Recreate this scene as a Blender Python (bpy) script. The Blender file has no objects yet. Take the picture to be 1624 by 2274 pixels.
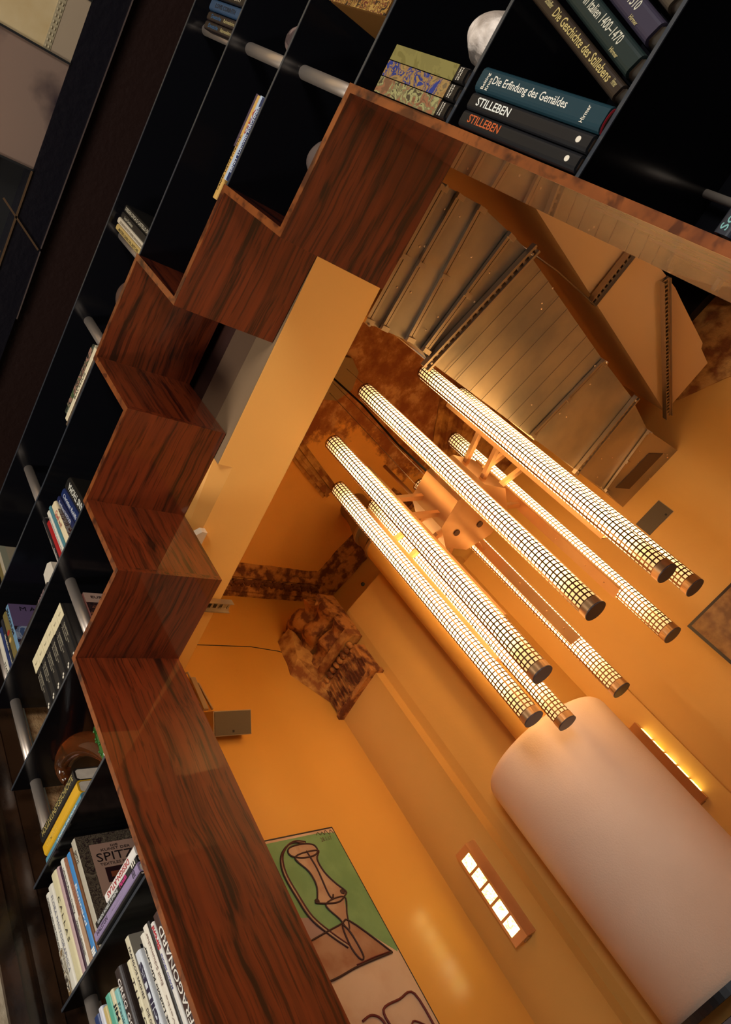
import bpy, bmesh, math, random
from mathutils import Vector, Matrix
random.seed(7)
PI = math.pi
S = bpy.context.scene
COL = S.collection

# ------------------------------------------------------------------ camera
cam_d = bpy.data.cameras.new('camera'); cam = bpy.data.objects.new('camera', cam_d); COL.objects.link(cam)
RC = [[0.4923438997693656, 0.7128940720901692, -0.4993791408725332],
      [-0.8003216466140946, 0.14523516181560017, -0.5817147150737215],
      [-0.34217356169172025, 0.6860676276804591, 0.6420502035885587]]
right, down, fwd = [Vector(r) for r in RC]
M = Matrix.Identity(4)
for i in range(3):
    M[i][0] = right[i]; M[i][1] = -down[i]; M[i][2] = -fwd[i]
M[0][3], M[1][3], M[2][3] = 0.0, -1.0, 1.3
cam.matrix_world = M
cam_d.sensor_fit = 'VERTICAL'; cam_d.sensor_height = 24.0
cam_d.lens = 24.0 * 1617.4065 / 2274.0
cam_d.clip_start = 0.02; cam_d.clip_end = 60
S.camera = cam

# ------------------------------------------------------------------ world, lights, exposure
W = bpy.data.worlds.new('world'); S.world = W; W.use_nodes = True
W.node_tree.nodes['Background'].inputs[0].default_value = (0.9, 0.95, 1.0, 1)
W.node_tree.nodes['Background'].inputs[1].default_value = 0.014
S.view_settings.view_transform = 'Standard'
try: S.view_settings.look = 'None'
except Exception: pass
S.view_settings.exposure = 0.0; S.view_settings.gamma = 1.0; S.view_settings.use_curve_mapping = False

TUBE_E = 16.0          # radiance of the chandelier tubes
SCONCE_E = 11.0
WARM = (1.0, 0.57, 0.21)

def area(name, loc, look, sx, sy, power, color):
    l = bpy.data.lights.new(name, 'AREA'); l.shape = 'RECTANGLE'; l.size = sx; l.size_y = sy
    l.energy = power; l.color = color
    o = bpy.data.objects.new(name, l); COL.objects.link(o); o.location = loc
    o.rotation_euler = (Vector(look) - Vector(loc)).to_track_quat('-Z', 'Y').to_euler()
    return o
area('front_fill_light', (-0.6, -4.4, 1.9), (-0.4, 0.2, 3.0), 3.0, 1.6, 18, (0.95, 0.97, 1.0))  # cool area light added behind the camera for assumed daylight; there is no window
area('right_fill_light', (1.95, -2.3, 2.3), (-0.9, 0.0, 3.0), 1.3, 1.6, 115, (1.0, 0.96, 0.90))  # added fill from the right front for page ends and covers; no window modelled
area('left_fill_light', (-2.26, -2.6, 2.6), (-0.7, 0.0, 3.2), 1.0, 1.2, 95, (1.0, 0.97, 0.92))  # added left fill for the spines, placed to miss the hood; no window modelled
area('hood_fill_light', (1.9, 0.9, 1.2), (-1.6, 2.2, 1.8), 0.9, 0.9, 16, (1.0, 0.80, 0.62))  # added warm fill to brighten the hood, not an actual street window

# ------------------------------------------------------------------ materials
MATS = {}
def hexc(c):
    r = []
    for v in c:
        v = v / 255.0
        r.append(v / 12.92 if v <= 0.04045 else ((v + 0.055) / 1.055) ** 2.4)
    return tuple(r) + (1,)
def mat(name, color=(0.5, 0.5, 0.5), rough=0.5, metal=0.0, spec=0.5, emit=None, estr=0.0, noise=None, bump=0.0, bscale=40, trans=0.0, coat=0.0):
    if name in MATS: return MATS[name]
    m = bpy.data.materials.new(name); m.use_nodes = True
    nt = m.node_tree; b = nt.nodes['Principled BSDF']
    b.inputs['Base Color'].default_value = tuple(color[:3]) + (1,)
    b.inputs['Roughness'].default_value = rough; b.inputs['Metallic'].default_value = metal
    b.inputs['Specular IOR Level'].default_value = spec
    if trans: b.inputs['Transmission Weight'].default_value = trans
    if coat: b.inputs['Coat Weight'].default_value = coat; b.inputs['Coat Roughness'].default_value = 0.03
    if emit: b.inputs['Emission Color'].default_value = tuple(emit) + (1,); b.inputs['Emission Strength'].default_value = estr
    tc = nt.nodes.new('ShaderNodeTexCoord')
    if noise:
        c2, sc, lo, hi = noise
        n = nt.nodes.new('ShaderNodeTexNoise'); n.inputs['Scale'].default_value = sc; n.inputs['Detail'].default_value = 6
        nt.links.new(tc.outputs['Object'], n.inputs['Vector'])
        mr = nt.nodes.new('ShaderNodeMapRange'); mr.inputs[1].default_value = lo; mr.inputs[2].default_value = hi
        nt.links.new(n.outputs[0], mr.inputs[0])
        mx = nt.nodes.new('ShaderNodeMix'); mx.data_type = 'RGBA'
        mx.inputs[6].default_value = tuple(color[:3]) + (1,); mx.inputs[7].default_value = tuple(c2[:3]) + (1,)
        nt.links.new(mr.outputs[0], mx.inputs[0]); nt.links.new(mx.outputs[2], b.inputs['Base Color'])
    if bump:
        n2 = nt.nodes.new('ShaderNodeTexNoise'); n2.inputs['Scale'].default_value = bscale; n2.inputs['Detail'].default_value = 8
        nt.links.new(tc.outputs['Object'], n2.inputs['Vector'])
        bp = nt.nodes.new('ShaderNodeBump'); bp.inputs['Strength'].default_value = bump; bp.inputs['Distance'].default_value = 0.01
        nt.links.new(n2.outputs[0], bp.inputs['Height']); nt.links.new(bp.outputs[0], b.inputs['Normal'])
    MATS[name] = m
    return m

def wood(name, scale, c_lo, c_hi, rough=0.12):
    m = bpy.data.materials.new(name); m.use_nodes = True; nt = m.node_tree; b = nt.nodes['Principled BSDF']
    tc = nt.nodes.new('ShaderNodeTexCoord')
    mp = nt.nodes.new('ShaderNodeMapping'); mp.inputs['Scale'].default_value = scale
    nt.links.new(tc.outputs['Object'], mp.inputs['Vector'])
    wn = nt.nodes.new('ShaderNodeTexNoise'); wn.inputs['Scale'].default_value = 2.2; wn.inputs['Detail'].default_value = 3
    nt.links.new(tc.outputs['Object'], wn.inputs['Vector'])
    ad = nt.nodes.new('ShaderNodeVectorMath'); ad.operation = 'MULTIPLY_ADD'
    ad.inputs[1].default_value = (1.7, 1.7, 1.7)
    nt.links.new(wn.outputs['Color'], ad.inputs[0]); nt.links.new(mp.outputs[0], ad.inputs[2])
    n1 = nt.nodes.new('ShaderNodeTexNoise'); n1.inputs['Scale'].default_value = 1.0; n1.inputs['Detail'].default_value = 4; n1.inputs['Roughness'].default_value = 0.62
    nt.links.new(ad.outputs[0], n1.inputs['Vector'])
    n2 = nt.nodes.new('ShaderNodeTexNoise'); n2.inputs['Scale'].default_value = 3.4; n2.inputs['Detail'].default_value = 3
    nt.links.new(ad.outputs[0], n2.inputs['Vector'])
    cr = nt.nodes.new('ShaderNodeValToRGB'); e = cr.color_ramp.elements
    e[0].position = 0.36; e[0].color = c_lo; e[1].position = 0.62; e[1].color = c_hi
    k = e.new(0.45); k.color = tuple(0.35 * a + 0.65 * c for a, c in zip(c_lo[:3], c_hi[:3])) + (1,)
    nt.links.new(n1.outputs[0], cr.inputs[0])
    cr2 = nt.nodes.new('ShaderNodeValToRGB'); e = cr2.color_ramp.elements
    e[0].position = 0.36; e[0].color = (0.25, 0.2, 0.2, 1); e[1].position = 0.47; e[1].color = (1, 1, 1, 1)
    nt.links.new(n2.outputs[0], cr2.inputs[0])
    mx = nt.nodes.new('ShaderNodeMix'); mx.data_type = 'RGBA'; mx.blend_type = 'MULTIPLY'; mx.inputs[0].default_value = 0.8
    nt.links.new(cr.outputs[0], mx.inputs[6]); nt.links.new(cr2.outputs[0], mx.inputs[7])
    nt.links.new(mx.outputs[2], b.inputs['Base Color'])
    b.inputs['Roughness'].default_value = 0.35; b.inputs['Coat Weight'].default_value = 1.0 if rough < 0.2 else 0.15; b.inputs['Coat Roughness'].default_value = 0.02
    b.inputs['Coat IOR'].default_value = 1.5
    return m
LO = (0.020, 0.0030, 0.0018, 1); HI = (0.190, 0.030, 0.0065, 1)
M_WX = wood('rosewood_grain_along', (1.1, 30, 30), LO, HI)
M_WZ = wood('rosewood_grain_upright', (30, 30, 1.1), LO, HI)
M_EDGE = wood('rosewood_edge', (8, 8, 8), (0.06, 0.012, 0.003, 1), (0.25, 0.065, 0.012, 1), 0.25)

M_BLACK = mat('black_lacquered_steel', (0.0045, 0.0045, 0.006), 0.16, 0.0, 0.35)
M_BEDGE = mat('black_steel_edge_glint', (0.11, 0.12, 0.14), 0.3, 0.7)  # edge strip lighter and bluer than the shelves, painting in the daylight glint
M_ROD = mat('brushed_steel', (0.74, 0.62, 0.52), 0.42, 0.85)
M_WALL = mat('tan_limewash', (0.70, 0.39, 0.097), 0.62, noise=((0.64, 0.345, 0.079), 1.4, 0.35, 0.7), bump=0.06, bscale=60)
M_WALLG = mat('tan_eggshell_paint', (0.72, 0.37, 0.075), 0.25, spec=0.6, noise=((0.68, 0.335, 0.064), 1.2, 0.35, 0.7), bump=0.02, bscale=12)
M_SOFF = mat('cream_soffit_paint', (0.98, 0.54, 0.132), 0.6, bump=0.04, bscale=80)
M_HOOD = mat('pale_pink_plaster', (0.95, 0.72, 0.56), 0.55, noise=((0.89, 0.645, 0.485), 3, 0.35, 0.7), bump=0.13, bscale=150)
M_GALV = mat('galvanised_sheet', (0.46, 0.37, 0.25), 0.42, 0.75, noise=((0.25, 0.22, 0.18), 2.6, 0.42, 0.68), bump=0.02, bscale=8)
M_GALV2 = mat('zinc_profile', (0.44, 0.36, 0.27), 0.35, 0.9)
M_PANEL = mat('drywall_box', (0.66, 0.43, 0.21), 0.6)
M_COP = mat('brushed_copper', (0.74, 0.45, 0.22), 0.30, 0.8, noise=((0.62, 0.35, 0.16), 5, 0.3, 0.7))
M_GRID = mat('brass_grid', (0.26, 0.13, 0.06), 0.3, 0.95)
M_CAP = mat('dark_end_cap', (0.055, 0.04, 0.045), 0.35)
M_DARK = mat('matt_black', (0.004, 0.0035, 0.0035), 0.6)
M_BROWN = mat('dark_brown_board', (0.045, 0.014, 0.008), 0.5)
M_RUIN = mat('weathered_stucco', (0.50, 0.22, 0.050), 0.85, noise=((0.15, 0.042, 0.009), 15, 0.44, 0.58), bump=1.0, bscale=45)
M_RUIN2 = mat('broken_plaster', (0.60, 0.32, 0.085), 0.9, noise=((0.26, 0.09, 0.02), 11, 0.42, 0.60), bump=1.0, bscale=35)
M_SPK = mat('speaker_grille', (0.105, 0.08, 0.05), 0.6, bump=0.2, bscale=300)
M_SPKB = mat('speaker_body', (0.40, 0.29, 0.17), 0.5)

def ceiling_mat():
    m = bpy.data.materials.new('patchy_old_ceiling'); m.use_nodes = True; nt = m.node_tree; b = nt.nodes['Principled BSDF']
    tc = nt.nodes.new('ShaderNodeTexCoord'); sp = nt.nodes.new('ShaderNodeSeparateXYZ'); nt.links.new(tc.outputs['Object'], sp.inputs[0])
    n = nt.nodes.new('ShaderNodeTexNoise'); n.inputs['Scale'].default_value = 2.6; n.inputs['Detail'].default_value = 9; n.inputs['Roughness'].default_value = 0.65
    nt.links.new(tc.outputs['Object'], n.inputs['Vector'])
    ma = nt.nodes.new('ShaderNodeMath'); ma.operation = 'MULTIPLY_ADD'; ma.inputs[1].default_value = 0.55; ma.inputs[2].default_value = 0.62
    nt.links.new(sp.outputs[0], ma.inputs[0])
    ad = nt.nodes.new('ShaderNodeMath'); ad.operation = 'ADD'; nt.links.new(ma.outputs[0], ad.inputs[0]); nt.links.new(n.outputs[0], ad.inputs[1])
    mr = nt.nodes.new('ShaderNodeMapRange'); mr.inputs[1].default_value = 0.36; mr.inputs[2].default_value = 0.42; nt.links.new(ad.outputs[0], mr.inputs[0])
    n2 = nt.nodes.new('ShaderNodeTexNoise'); n2.inputs['Scale'].default_value = 6; n2.inputs['Detail'].default_value = 10; n2.inputs['Roughness'].default_value = 0.7
    nt.links.new(tc.outputs['Object'], n2.inputs['Vector'])
    cr = nt.nodes.new('ShaderNodeValToRGB'); e = cr.color_ramp.elements
    e[0].position = 0.42; e[0].color = (0.30, 0.095, 0.025, 1); e[1].position = 0.62; e[1].color = (0.66, 0.36, 0.14, 1)
    k = e.new(0.53); k.color = (0.42, 0.17, 0.05, 1)
    nt.links.new(n2.outputs[0], cr.inputs[0])
    mx = nt.nodes.new('ShaderNodeMix'); mx.data_type = 'RGBA'
    mx.inputs[6].default_value = (0.92, 0.46, 0.095, 1)
    nt.links.new(mr.outputs[0], mx.inputs[0]); nt.links.new(cr.outputs[0], mx.inputs[7]); nt.links.new(mx.outputs[2], b.inputs['Base Color'])
    b.inputs['Roughness'].default_value = 0.85
    bp = nt.nodes.new('ShaderNodeBump'); bp.inputs['Strength'].default_value = 0.6; bp.inputs['Distance'].default_value = 0.01
    nt.links.new(n2.outputs[0], bp.inputs['Height']); nt.links.new(bp.outputs[0], b.inputs['Normal'])
    return m
M_CEIL = ceiling_mat()

# ------------------------------------------------------------------ mesh helpers
class MB:
    def __init__(s): s.v = []; s.f = []; s.sm = []
    def add(s, vs, fs, smooth=False):
        o = len(s.v); s.v += [tuple(v) for v in vs]; s.f += [tuple(i + o for i in f) for f in fs]; s.sm += [smooth] * len(fs); return s
    def box(s, a, b):
        x0, y0, z0 = [min(p, q) for p, q in zip(a, b)]; x1, y1, z1 = [max(p, q) for p, q in zip(a, b)]
        return s.add([(x0, y0, z0), (x1, y0, z0), (x1, y1, z0), (x0, y1, z0), (x0, y0, z1), (x1, y0, z1), (x1, y1, z1), (x0, y1, z1)],
                     [(0, 3, 2, 1), (4, 5, 6, 7), (0, 1, 5, 4), (1, 2, 6, 5), (2, 3, 7, 6), (3, 0, 4, 7)])
    def prism(s, poly, z0, z1, smooth=False):
        # poly: list of (x, y) or (x, y, dz) ; extruded in z
        n = len(poly); ar = sum(poly[i][0] * poly[(i + 1) % n][1] - poly[(i + 1) % n][0] * poly[i][1] for i in range(n))
        if ar < 0: poly = poly[::-1]
        lo = [(p[0], p[1], (z0(p) if callable(z0) else z0)) for p in poly]; hi = [(p[0], p[1], (z1(p) if callable(z1) else z1)) for p in poly]
        s.add(lo + hi, [tuple(range(n - 1, -1, -1)), tuple(range(n, 2 * n))])
        s.add(lo + hi, [(i, (i + 1) % n, (i + 1) % n + n, i + n) for i in range(n)], smooth)
        return s
    def prism_dir(s, pts, vec):
        # planar polygon in 3D extruded along a vector
        n = len(pts); vec = Vector(vec); a = [Vector(p) for p in pts]; b = [p + vec for p in a]
        return s.add(a + b, [tuple(range(n - 1, -1, -1)), tuple(range(n, 2 * n))] + [(i, (i + 1) % n, (i + 1) % n + n, i + n) for i in range(n)])
    def tube(s, pts, r, n=16, caps=True):
        P = [Vector(p) for p in pts]; m = len(P); rr = r if isinstance(r, (list, tuple)) else [r] * m
        vs = []; ref = None
        for i in range(m):
            t = (P[min(i + 1, m - 1)] - P[max(i - 1, 0)]).normalized()
            if ref is None: ref = t.orthogonal().normalized()
            u = (ref - t * ref.dot(t)).normalized(); ref = u; w = t.cross(u)
            for k in range(n):
                a = 2 * PI * k / n; vs.append(P[i] + (u * math.cos(a) + w * math.sin(a)) * rr[i])
        fs = [(i * n + k, i * n + (k + 1) % n, (i + 1) * n + (k + 1) % n, (i + 1) * n + k) for i in range(m - 1) for k in range(n)]
        s.add(vs, fs, True)
        if caps:
            s.add(vs[:n], [tuple(range(n - 1, -1, -1))]); s.add(vs[-n:], [tuple(range(n))])
        return s
    def bar(s, a, b, w, h, up=(0, 0, 1)):
        a = Vector(a); b = Vector(b); t = (b - a).normalized(); up = Vector(up)
        u = t.cross(up).normalized() * w / 2; v = u.cross(t).normalized() * h / 2
        vs = [a - u - v, a + u - v, a + u + v, a - u + v, b - u - v, b + u - v, b + u + v, b - u + v]
        return s.add(vs, [(0, 1, 2, 3)[::-1], (4, 5, 6, 7), (0, 1, 5, 4), (1, 2, 6, 5), (2, 3, 7, 6), (3, 0, 4, 7)])
    def blob(s, c, r, seed=0, amp=0.12, nu=28, nv=18, fn=None):
        rnd = random.Random(seed); ph = [rnd.uniform(0, 6.28) for _ in range(9)]
        vs = []
        for j in range(nv + 1):
            th = PI * j / nv
            for i in range(nu):
                a = 2 * PI * i / nu
                d = Vector((math.sin(th) * math.cos(a), math.sin(th) * math.sin(a), math.cos(th)))
                k = 1 + amp * (math.sin(3 * d.x + ph[0] + 2 * d.z) + 0.6 * math.sin(5 * d.y + ph[1]) + 0.4 * math.sin(9 * d.z + ph[2] + 4 * d.x)) / 2
                vs.append((c[0] + d.x * r[0] * k, c[1] + d.y * r[1] * k, c[2] + d.z * r[2] * k))
        fs = [(j * nu + i, (j + 1) * nu + i, (j + 1) * nu + (i + 1) % nu, j * nu + (i + 1) % nu) for j in range(nv) for i in range(nu)]
        return s.add(vs, fs, True)
    def build(s, name, m, parent=None, offset=None):
        me = bpy.data.meshes.new(name); me.from_pydata(s.v, [], s.f)
        me.polygons.foreach_set('use_smooth', s.sm)
        ms = m if isinstance(m, (list, tuple)) else [m]
        for x in ms: me.materials.append(x)
        bm = bmesh.new(); bm.from_mesh(me); bmesh.ops.remove_doubles(bm, verts=bm.verts, dist=1e-6); bmesh.ops.recalc_face_normals(bm, faces=bm.faces); bm.to_mesh(me); bm.free()
        o = bpy.data.objects.new(name, me); COL.objects.link(o)
        if parent is not None:
            o.parent = parent
            if parent.type == 'EMPTY' and offset is None: o.location = -Vector(parent.location)
        return o
def tag(o, label, cat, group=None):
    o['label'] = label; o['category'] = cat
    if group: o['group'] = group
    return o
def thing(name, loc, label, cat, group=None):
    o = bpy.data.objects.new(name, None); COL.objects.link(o); o.location = loc; o.empty_display_size = 0.05
    return tag(o, label, cat, group)
def struct(name, mb, m):
    o = mb.build(name, m); o['kind'] = 'structure'; return o

# ------------------------------------------------------------------ numbers of the place
L = [1.848, 2.22, 2.598, 2.973, 3.350, 3.719, 4.090]      # undersides of the shelves
XS = [0.183, -0.178, -0.533, -0.895, -1.253, -1.612]      # steps of the portal, from right jamb to left jamb
ZA, ZB, ZC = 2.972, 3.344, 3.715
D = 0.357; T = 0.02; XL = -2.245; XR = 1.25
HC = 4.68                                                   # ceiling of the far room

# ------------------------------------------------------------------ setting: far room
struct('floor_near', MB().box((-2.75, -4.6, -0.1), (2.2, 0.36, 0.0)), mat('dark_oak_floor', (0.07, 0.035, 0.018), 0.4, noise=((0.04, 0.02, 0.01), 9, 0.4, 0.6)))
struct('floor', MB().box((-2.75, 0.36, -0.1), (2.2, 4.6, 0.0)), mat('pale_oak_floor', (0.86, 0.66, 0.42), 0.5, noise=((0.78, 0.55, 0.30), 9, 0.4, 0.6)))
struct('ceiling', MB().box((-2.75, 0.36, HC), (2.2, 4.6, HC + 0.1)), M_CEIL)
# left wall: smooth lower wall, upper part standing 20 cm forward
struct('wall_left', MB().box((-2.75, 0.66, 0), (-2.60, 2.80, HC)), M_WALLG)
# corner pilaster, recessed wall, return
struct('wall_back_pilaster', MB().box((-2.60, 2.14, 0), (-2.207, 2.205, 3.50)), M_WALL)
struct('wall_back', MB().prism([(-2.75, 2.20), (-2.15, 2.205), (-1.62, 2.32), (-1.62, 3.1), (-2.75, 3.1)], 0, 3.98), M_WALL)
struct('wall_back_upper', MB().prism([(-2.60, 2.69), (-2.116, 2.825), (-1.62, 2.955), (-1.62, 3.1), (-2.75, 3.1), (-2.75, 2.69)], 3.98, HC), M_WALL)
# far wall, turned about 15 degrees
def fw(x, d=0.0):
    return (x + 0.2516 * d, 3.34 + 0.26 * x - 0.9678 * d)
far = MB().prism([fw(-1.70), fw(2.2), (2.2, 4.3), (-1.70, 4.3)], 0, 4.20)
struct('wall_far', far, M_WALL)
struct('wall_far_upper', MB().prism([fw(-1.70, -0.05), fw(0.05, -0.05), (0.05, 4.3), (-1.70, 4.3)], 4.20, HC), M_RUIN2)
struct('wall_far_pilaster', MB().prism([fw(-1.70), fw(-1.452), fw(-1.452, 0.06), fw(-1.72, 0.06)], 0, 3.9), M_WALL)
struct('wall_right', MB().box((2.05, 0.66, 0), (2.2, 4.2, HC)), M_WALL)
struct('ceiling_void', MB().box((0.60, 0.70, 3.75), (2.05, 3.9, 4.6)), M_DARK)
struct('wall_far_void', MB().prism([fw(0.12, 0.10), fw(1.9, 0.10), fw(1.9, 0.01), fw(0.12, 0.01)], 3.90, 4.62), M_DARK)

# wall between the two rooms, over the wide opening
def zs(p): return 3.346 - 0.048 * (-0.2 - p[0])
XS_H = [-2.75, -2.0, -1.0, -0.2, 0.6, 2.2]
hb = MB()
for a, b in zip(XS_H[:-1], XS_H[1:]):
    if a < -1.01: hb.prism([(a, 0.428), (b, 0.428), (b, 0.655), (a, 0.655)], zs, 3.59)
    else: hb.prism([(a, 0.368), (b, 0.368), (b, 0.655), (a, 0.655)], zs, 3.59)
struct('wall_header', hb, M_SOFF)
lip = MB()
for a, b in zip(XS_H[:2], XS_H[1:3]): lip.prism([(a, 0.3655), (b, 0.3655), (b, 0.428), (a, 0.428)], lambda p: 3.343 if p[1] < .4 else zs(p), 3.5)
struct('wall_header_lip', lip, mat('lip_warm_light_tint', (0.80, 0.36, 0.07), 0.65))  # oranger than the soffit: warm lamp light tinted in against stray daylight
struct('wall_header_face', MB().prism([(-1.0, 0.3665), (1.0, 0.3665), (1.0, 0.368), (-1.0, 0.368)], lambda p: zs(p) + .001, 3.45), mat('grey_brown_render', (0.21, 0.125, 0.06), 0.7, bump=0.1))
struct('wall_header_shade_band', MB().box((-1.6, 0.366, 3.45), (1.0, 0.368, 3.59)), mat('umber_shade_tone', (0.13, 0.07, 0.035), 0.6))  # dark band paints the shade that deepens up the header face
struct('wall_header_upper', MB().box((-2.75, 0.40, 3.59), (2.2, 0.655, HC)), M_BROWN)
struct('wall_divider_left', MB().box((-2.75, 0.368, 0), (-2.45, 0.66, 3.22)), M_WALL)
struct('wall_divider_right', MB().box((1.3, 0.368, 0), (2.2, 0.655, 3.40)), M_WALL)

# ------------------------------------------------------------------ setting: near room
struct('wall_near_right', MB().box((2.05, -4.6, 0), (2.2, 0.36, 4.9)), M_BROWN)
plas = mat('rough_ochre_render', (0.55, 0.33, 0.15), 0.85, noise=((0.38, 0.20, 0.08), 30, 0.45, 0.62), bump=0.8, bscale=90)
struct('wall_near_left_render', MB().box((-2.46, 0.135, 0), (-2.31, 0.367, 4.7)), plas)
struct('trim_1', MB().box((-2.46, 0.108, 0), (-2.30, 0.140, 4.7)), mat('grey_green_bead', (0.30, 0.29, 0.22), 0.6))
dkw = mat('polished_dark_wood', (0.050, 0.022, 0.010), 0.22, noise=((0.012, 0.006, 0.004), 6, 0.4, 0.6), bump=0.25, bscale=9, spec=0.6)
tw = MB()
for i, (y0, y1, dx) in enumerate([(0.03, 0.108, 0.0), (-0.02, 0.03, 0.02), (-0.07, -0.02, -0.005), (-0.118, -0.07, 0.03)]):
    tw.box((-2.46, y0, 0), (-2.30 + dx - 0.02, y1, 4.7))
struct('trim_2', tw, dkw)
struct('wall_near_left', MB().box((-2.46, -4.6, 0), (-2.305, -0.118, 4.7)), mat('cream_render', (0.62, 0.52, 0.37), 0.8, bump=0.4, bscale=50, noise=((0.5, 0.4, 0.27), 8, 0.4, 0.6)))
# near ceiling: dark beam over the bookcase, panels beside it
struct('ceiling_beam', MB().prism([(-2.46, 0.0), (2.05, -0.0), (2.05, -0.133), (-2.46, -0.128)], 4.70, 4.95), mat('black_beam', (0.006, 0.005, 0.008), 0.35, bump=0.3, bscale=30))
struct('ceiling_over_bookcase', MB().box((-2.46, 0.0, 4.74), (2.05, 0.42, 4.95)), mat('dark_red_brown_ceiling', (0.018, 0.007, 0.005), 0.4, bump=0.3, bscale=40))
cream = mat('aged_cream_ceiling', (0.56, 0.42, 0.22), 0.75, noise=((0.50, 0.35, 0.16), 12, 0.35, 0.7))
struct('ceiling_panel_cream', MB().box((-0.138, -4.6, 4.702), (2.05, -0.236, 4.9)), cream)
orn = MB().box((-0.138, -0.236, 4.70), (0.5, -0.210, 4.9))
for i in range(26):
    for j in range(2):
        orn.blob((-0.125 + i * 0.022, -0.229 + j * 0.011, 4.70), (0.006, 0.004, 0.005), i, 0.0, 8, 6)
struct('ceiling_trim_1', orn, mat('embossed_border', (0.36, 0.29, 0.17), 0.6))
struct('ceiling_panel_taupe', MB().box((-0.138, -0.210, 4.702), (0.5, -0.128, 4.9)), mat('taupe_board', (0.34, 0.25, 0.16), 0.7))
struct('ceiling_panel_dark', MB().box((0.09, -0.19, 4.698), (2.05, -0.128, 4.70)), M_DARK)
struct('ceiling_panel_gloss', MB().box((-0.568, -0.60, 4.705), (-0.142, -0.128, 4.9)), mat('smoked_brown_mirror', (0.30, 0.20, 0.15), 0.32, 0.25, noise=((0.03, 0.02, 0.03), 2.2, 0.47, 0.6)))
struct('ceiling_trim_2', MB().box((-0.570, -0.60, 4.700), (-0.150, -0.140, 4.704)).box((-0.146, -0.6, 4.696), (-0.138, -0.13, 4.705)) if False else MB().box((-0.1445, -0.60, 4.694), (-0.1365, -0.13, 4.71)).box((-0.574, -0.60, 4.694), (-0.567, -0.13, 4.71)), M_DARK)
struct('ceiling_dark', MB().box((-2.46, -4.6, 4.83), (-0.574, -0.128, 4.95)), M_DARK)
struct('ceiling_panel_cream_left', MB().box((-1.05, -0.9, 4.81), (-0.60, -0.245, 4.83)), cream)
lat = mat('bronze_lattice', (0.12, 0.065, 0.03), 0.5, 0.3)
g = thing('ceiling_lattice', (-0.9, -0.12, 4.70), 'thin bronze lattice of crossing bars under the black ceiling recess, top left', 'lattice')
MB().bar((-0.72, -0.20, 4.695), (-0.870, -0.012, 4.695), 0.008, 0.006).build('brace', lat, g)
MB().bar((-0.93, -0.15, 4.695), (-1.08, -0.16, 4.695), 0.007, 0.006).build('brace', lat, g)
MB().bar((-0.574, -0.134, 4.695), (-1.6, -0.134, 4.695), 0.007, 0.006).build('edge_rail', lat, g)
MB().bar((-0.873, -0.001, 4.697), (-1.2, 0.004, 4.697), 0.004, 0.005).bar((-0.86, -0.002, 4.697), (0.6, 0.0, 4.697), 0.004, 0.005).build('bottom_rail', mat('dull_bronze_edge', (0.20, 0.14, 0.12), 0.4, 0.6), g)

# ------------------------------------------------------------------ bookcase
bc = thing('bookcase', (0, 0.18, 0), 'tall black steel bookcase built around the stepped wooden portal', 'bookcase')
def shelf(x0, x1, z):
    o = MB().box((x0, 0.0, z), (x1, D, z + 0.010)).build('shelf', M_BLACK, bc)
    MB().box((x0, -0.0015, z + 0.001), (x1, 0.0, z + 0.009)).build('front_edge', M_BEDGE, o).location = (0, 0, 0)
for z in [0.36, 0.73, 1.105, 1.476, L[0], L[1], L[2]]:
    shelf(XL, XS[5] - T, z); shelf(XS[0] + T, XR, z)
shelf(XL, XS[5] - T, L[3]); shelf(XS[0] + T, XR, L[3])
shelf(XL, XS[4] - T, L[4]); shelf(XS[1] + T, XR, L[4])
shelf(XL, XS[3] - T, L[5]); shelf(XS[2] + T, XR, L[5])
shelf(XL, XR, L[6])
bpn = MB(); segs = [(XL, XS[5] - T, 0.0), (XS[5] - T, XS[4] - T, ZA + T), (XS[4] - T, XS[3] - T, ZB + T), (XS[3] - T, XS[2] + T, ZC + T),
        (XS[2] + T, XS[1] + T, ZB + T), (XS[1] + T, XS[0] + T, ZA + T), (XS[0] + T, XR, 0.0)]
for a, b, z in segs: bpn.box((a, D, z), (b, D + 0.008, 4.74))
bpn.build('back_panel', M_BLACK, bc)
MB().box((XR, 0, 0), (XR + 0.02, D, 4.74)).build('side_panel', M_BLACK, bc)
def post(x, y, z0, z1, r=0.0185):
    MB().tube([(x, y, z0), (x, y, z1)], r, 24).build('post', M_ROD, bc)
for x, k0, k1 in [(0.197, 3, 6), (-0.550, 5, 6), (-0.905, 5, 6), (-1.606, 3, 6), (-2.208, 0, 6)]:
    for k in range(k0, k1): post(x, 0.068, L[k] + 0.010, L[k + 1])
post(0.33, 0.325, L[0] + 0.01, L[1], 0.008)
for z0, z1 in [(0, 0.36), (0.37, 0.73), (0.74, 1.105), (1.115, 1.476), (1.486, L[0])]: post(-2.208, 0.068, z0, z1)

# ------------------------------------------------------------------ stepped portal lining
pt = thing('portal_lining', (-0.71, 0.17, 0), 'polished rosewood lining of the stepped portal between the two rooms', 'doorway surround')
F = -0.004
def board(a, b, m, edges):
    o = MB().box(a, b).build('board', m, pt)
    for ea, eb in edges: MB().box(ea, eb).build('front_edge', M_EDGE, o)
    return o
Y1 = D + 0.006
def vboard(x, z0, z1, side):   # side=+1: solid to +x of the face
    a, b = (x, x + T) if side > 0 else (x - T, x)
    board((a, F, z0), (b, Y1, z1), M_WZ, [((a, F - 0.0015, z0), (b, F, z1))])
def hboard(x0, x1, z):
    board((x0, F, z), (x1, Y1, z + T), M_WX, [((x0, F - 0.0015, z), (x1, F, z + T))])
vboard(XS[0], 0, ZA + T, +1); vboard(XS[5], 0, ZA + T, -1)
hboard(XS[1], XS[0], ZA); hboard(XS[5], XS[4], ZA)
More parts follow.
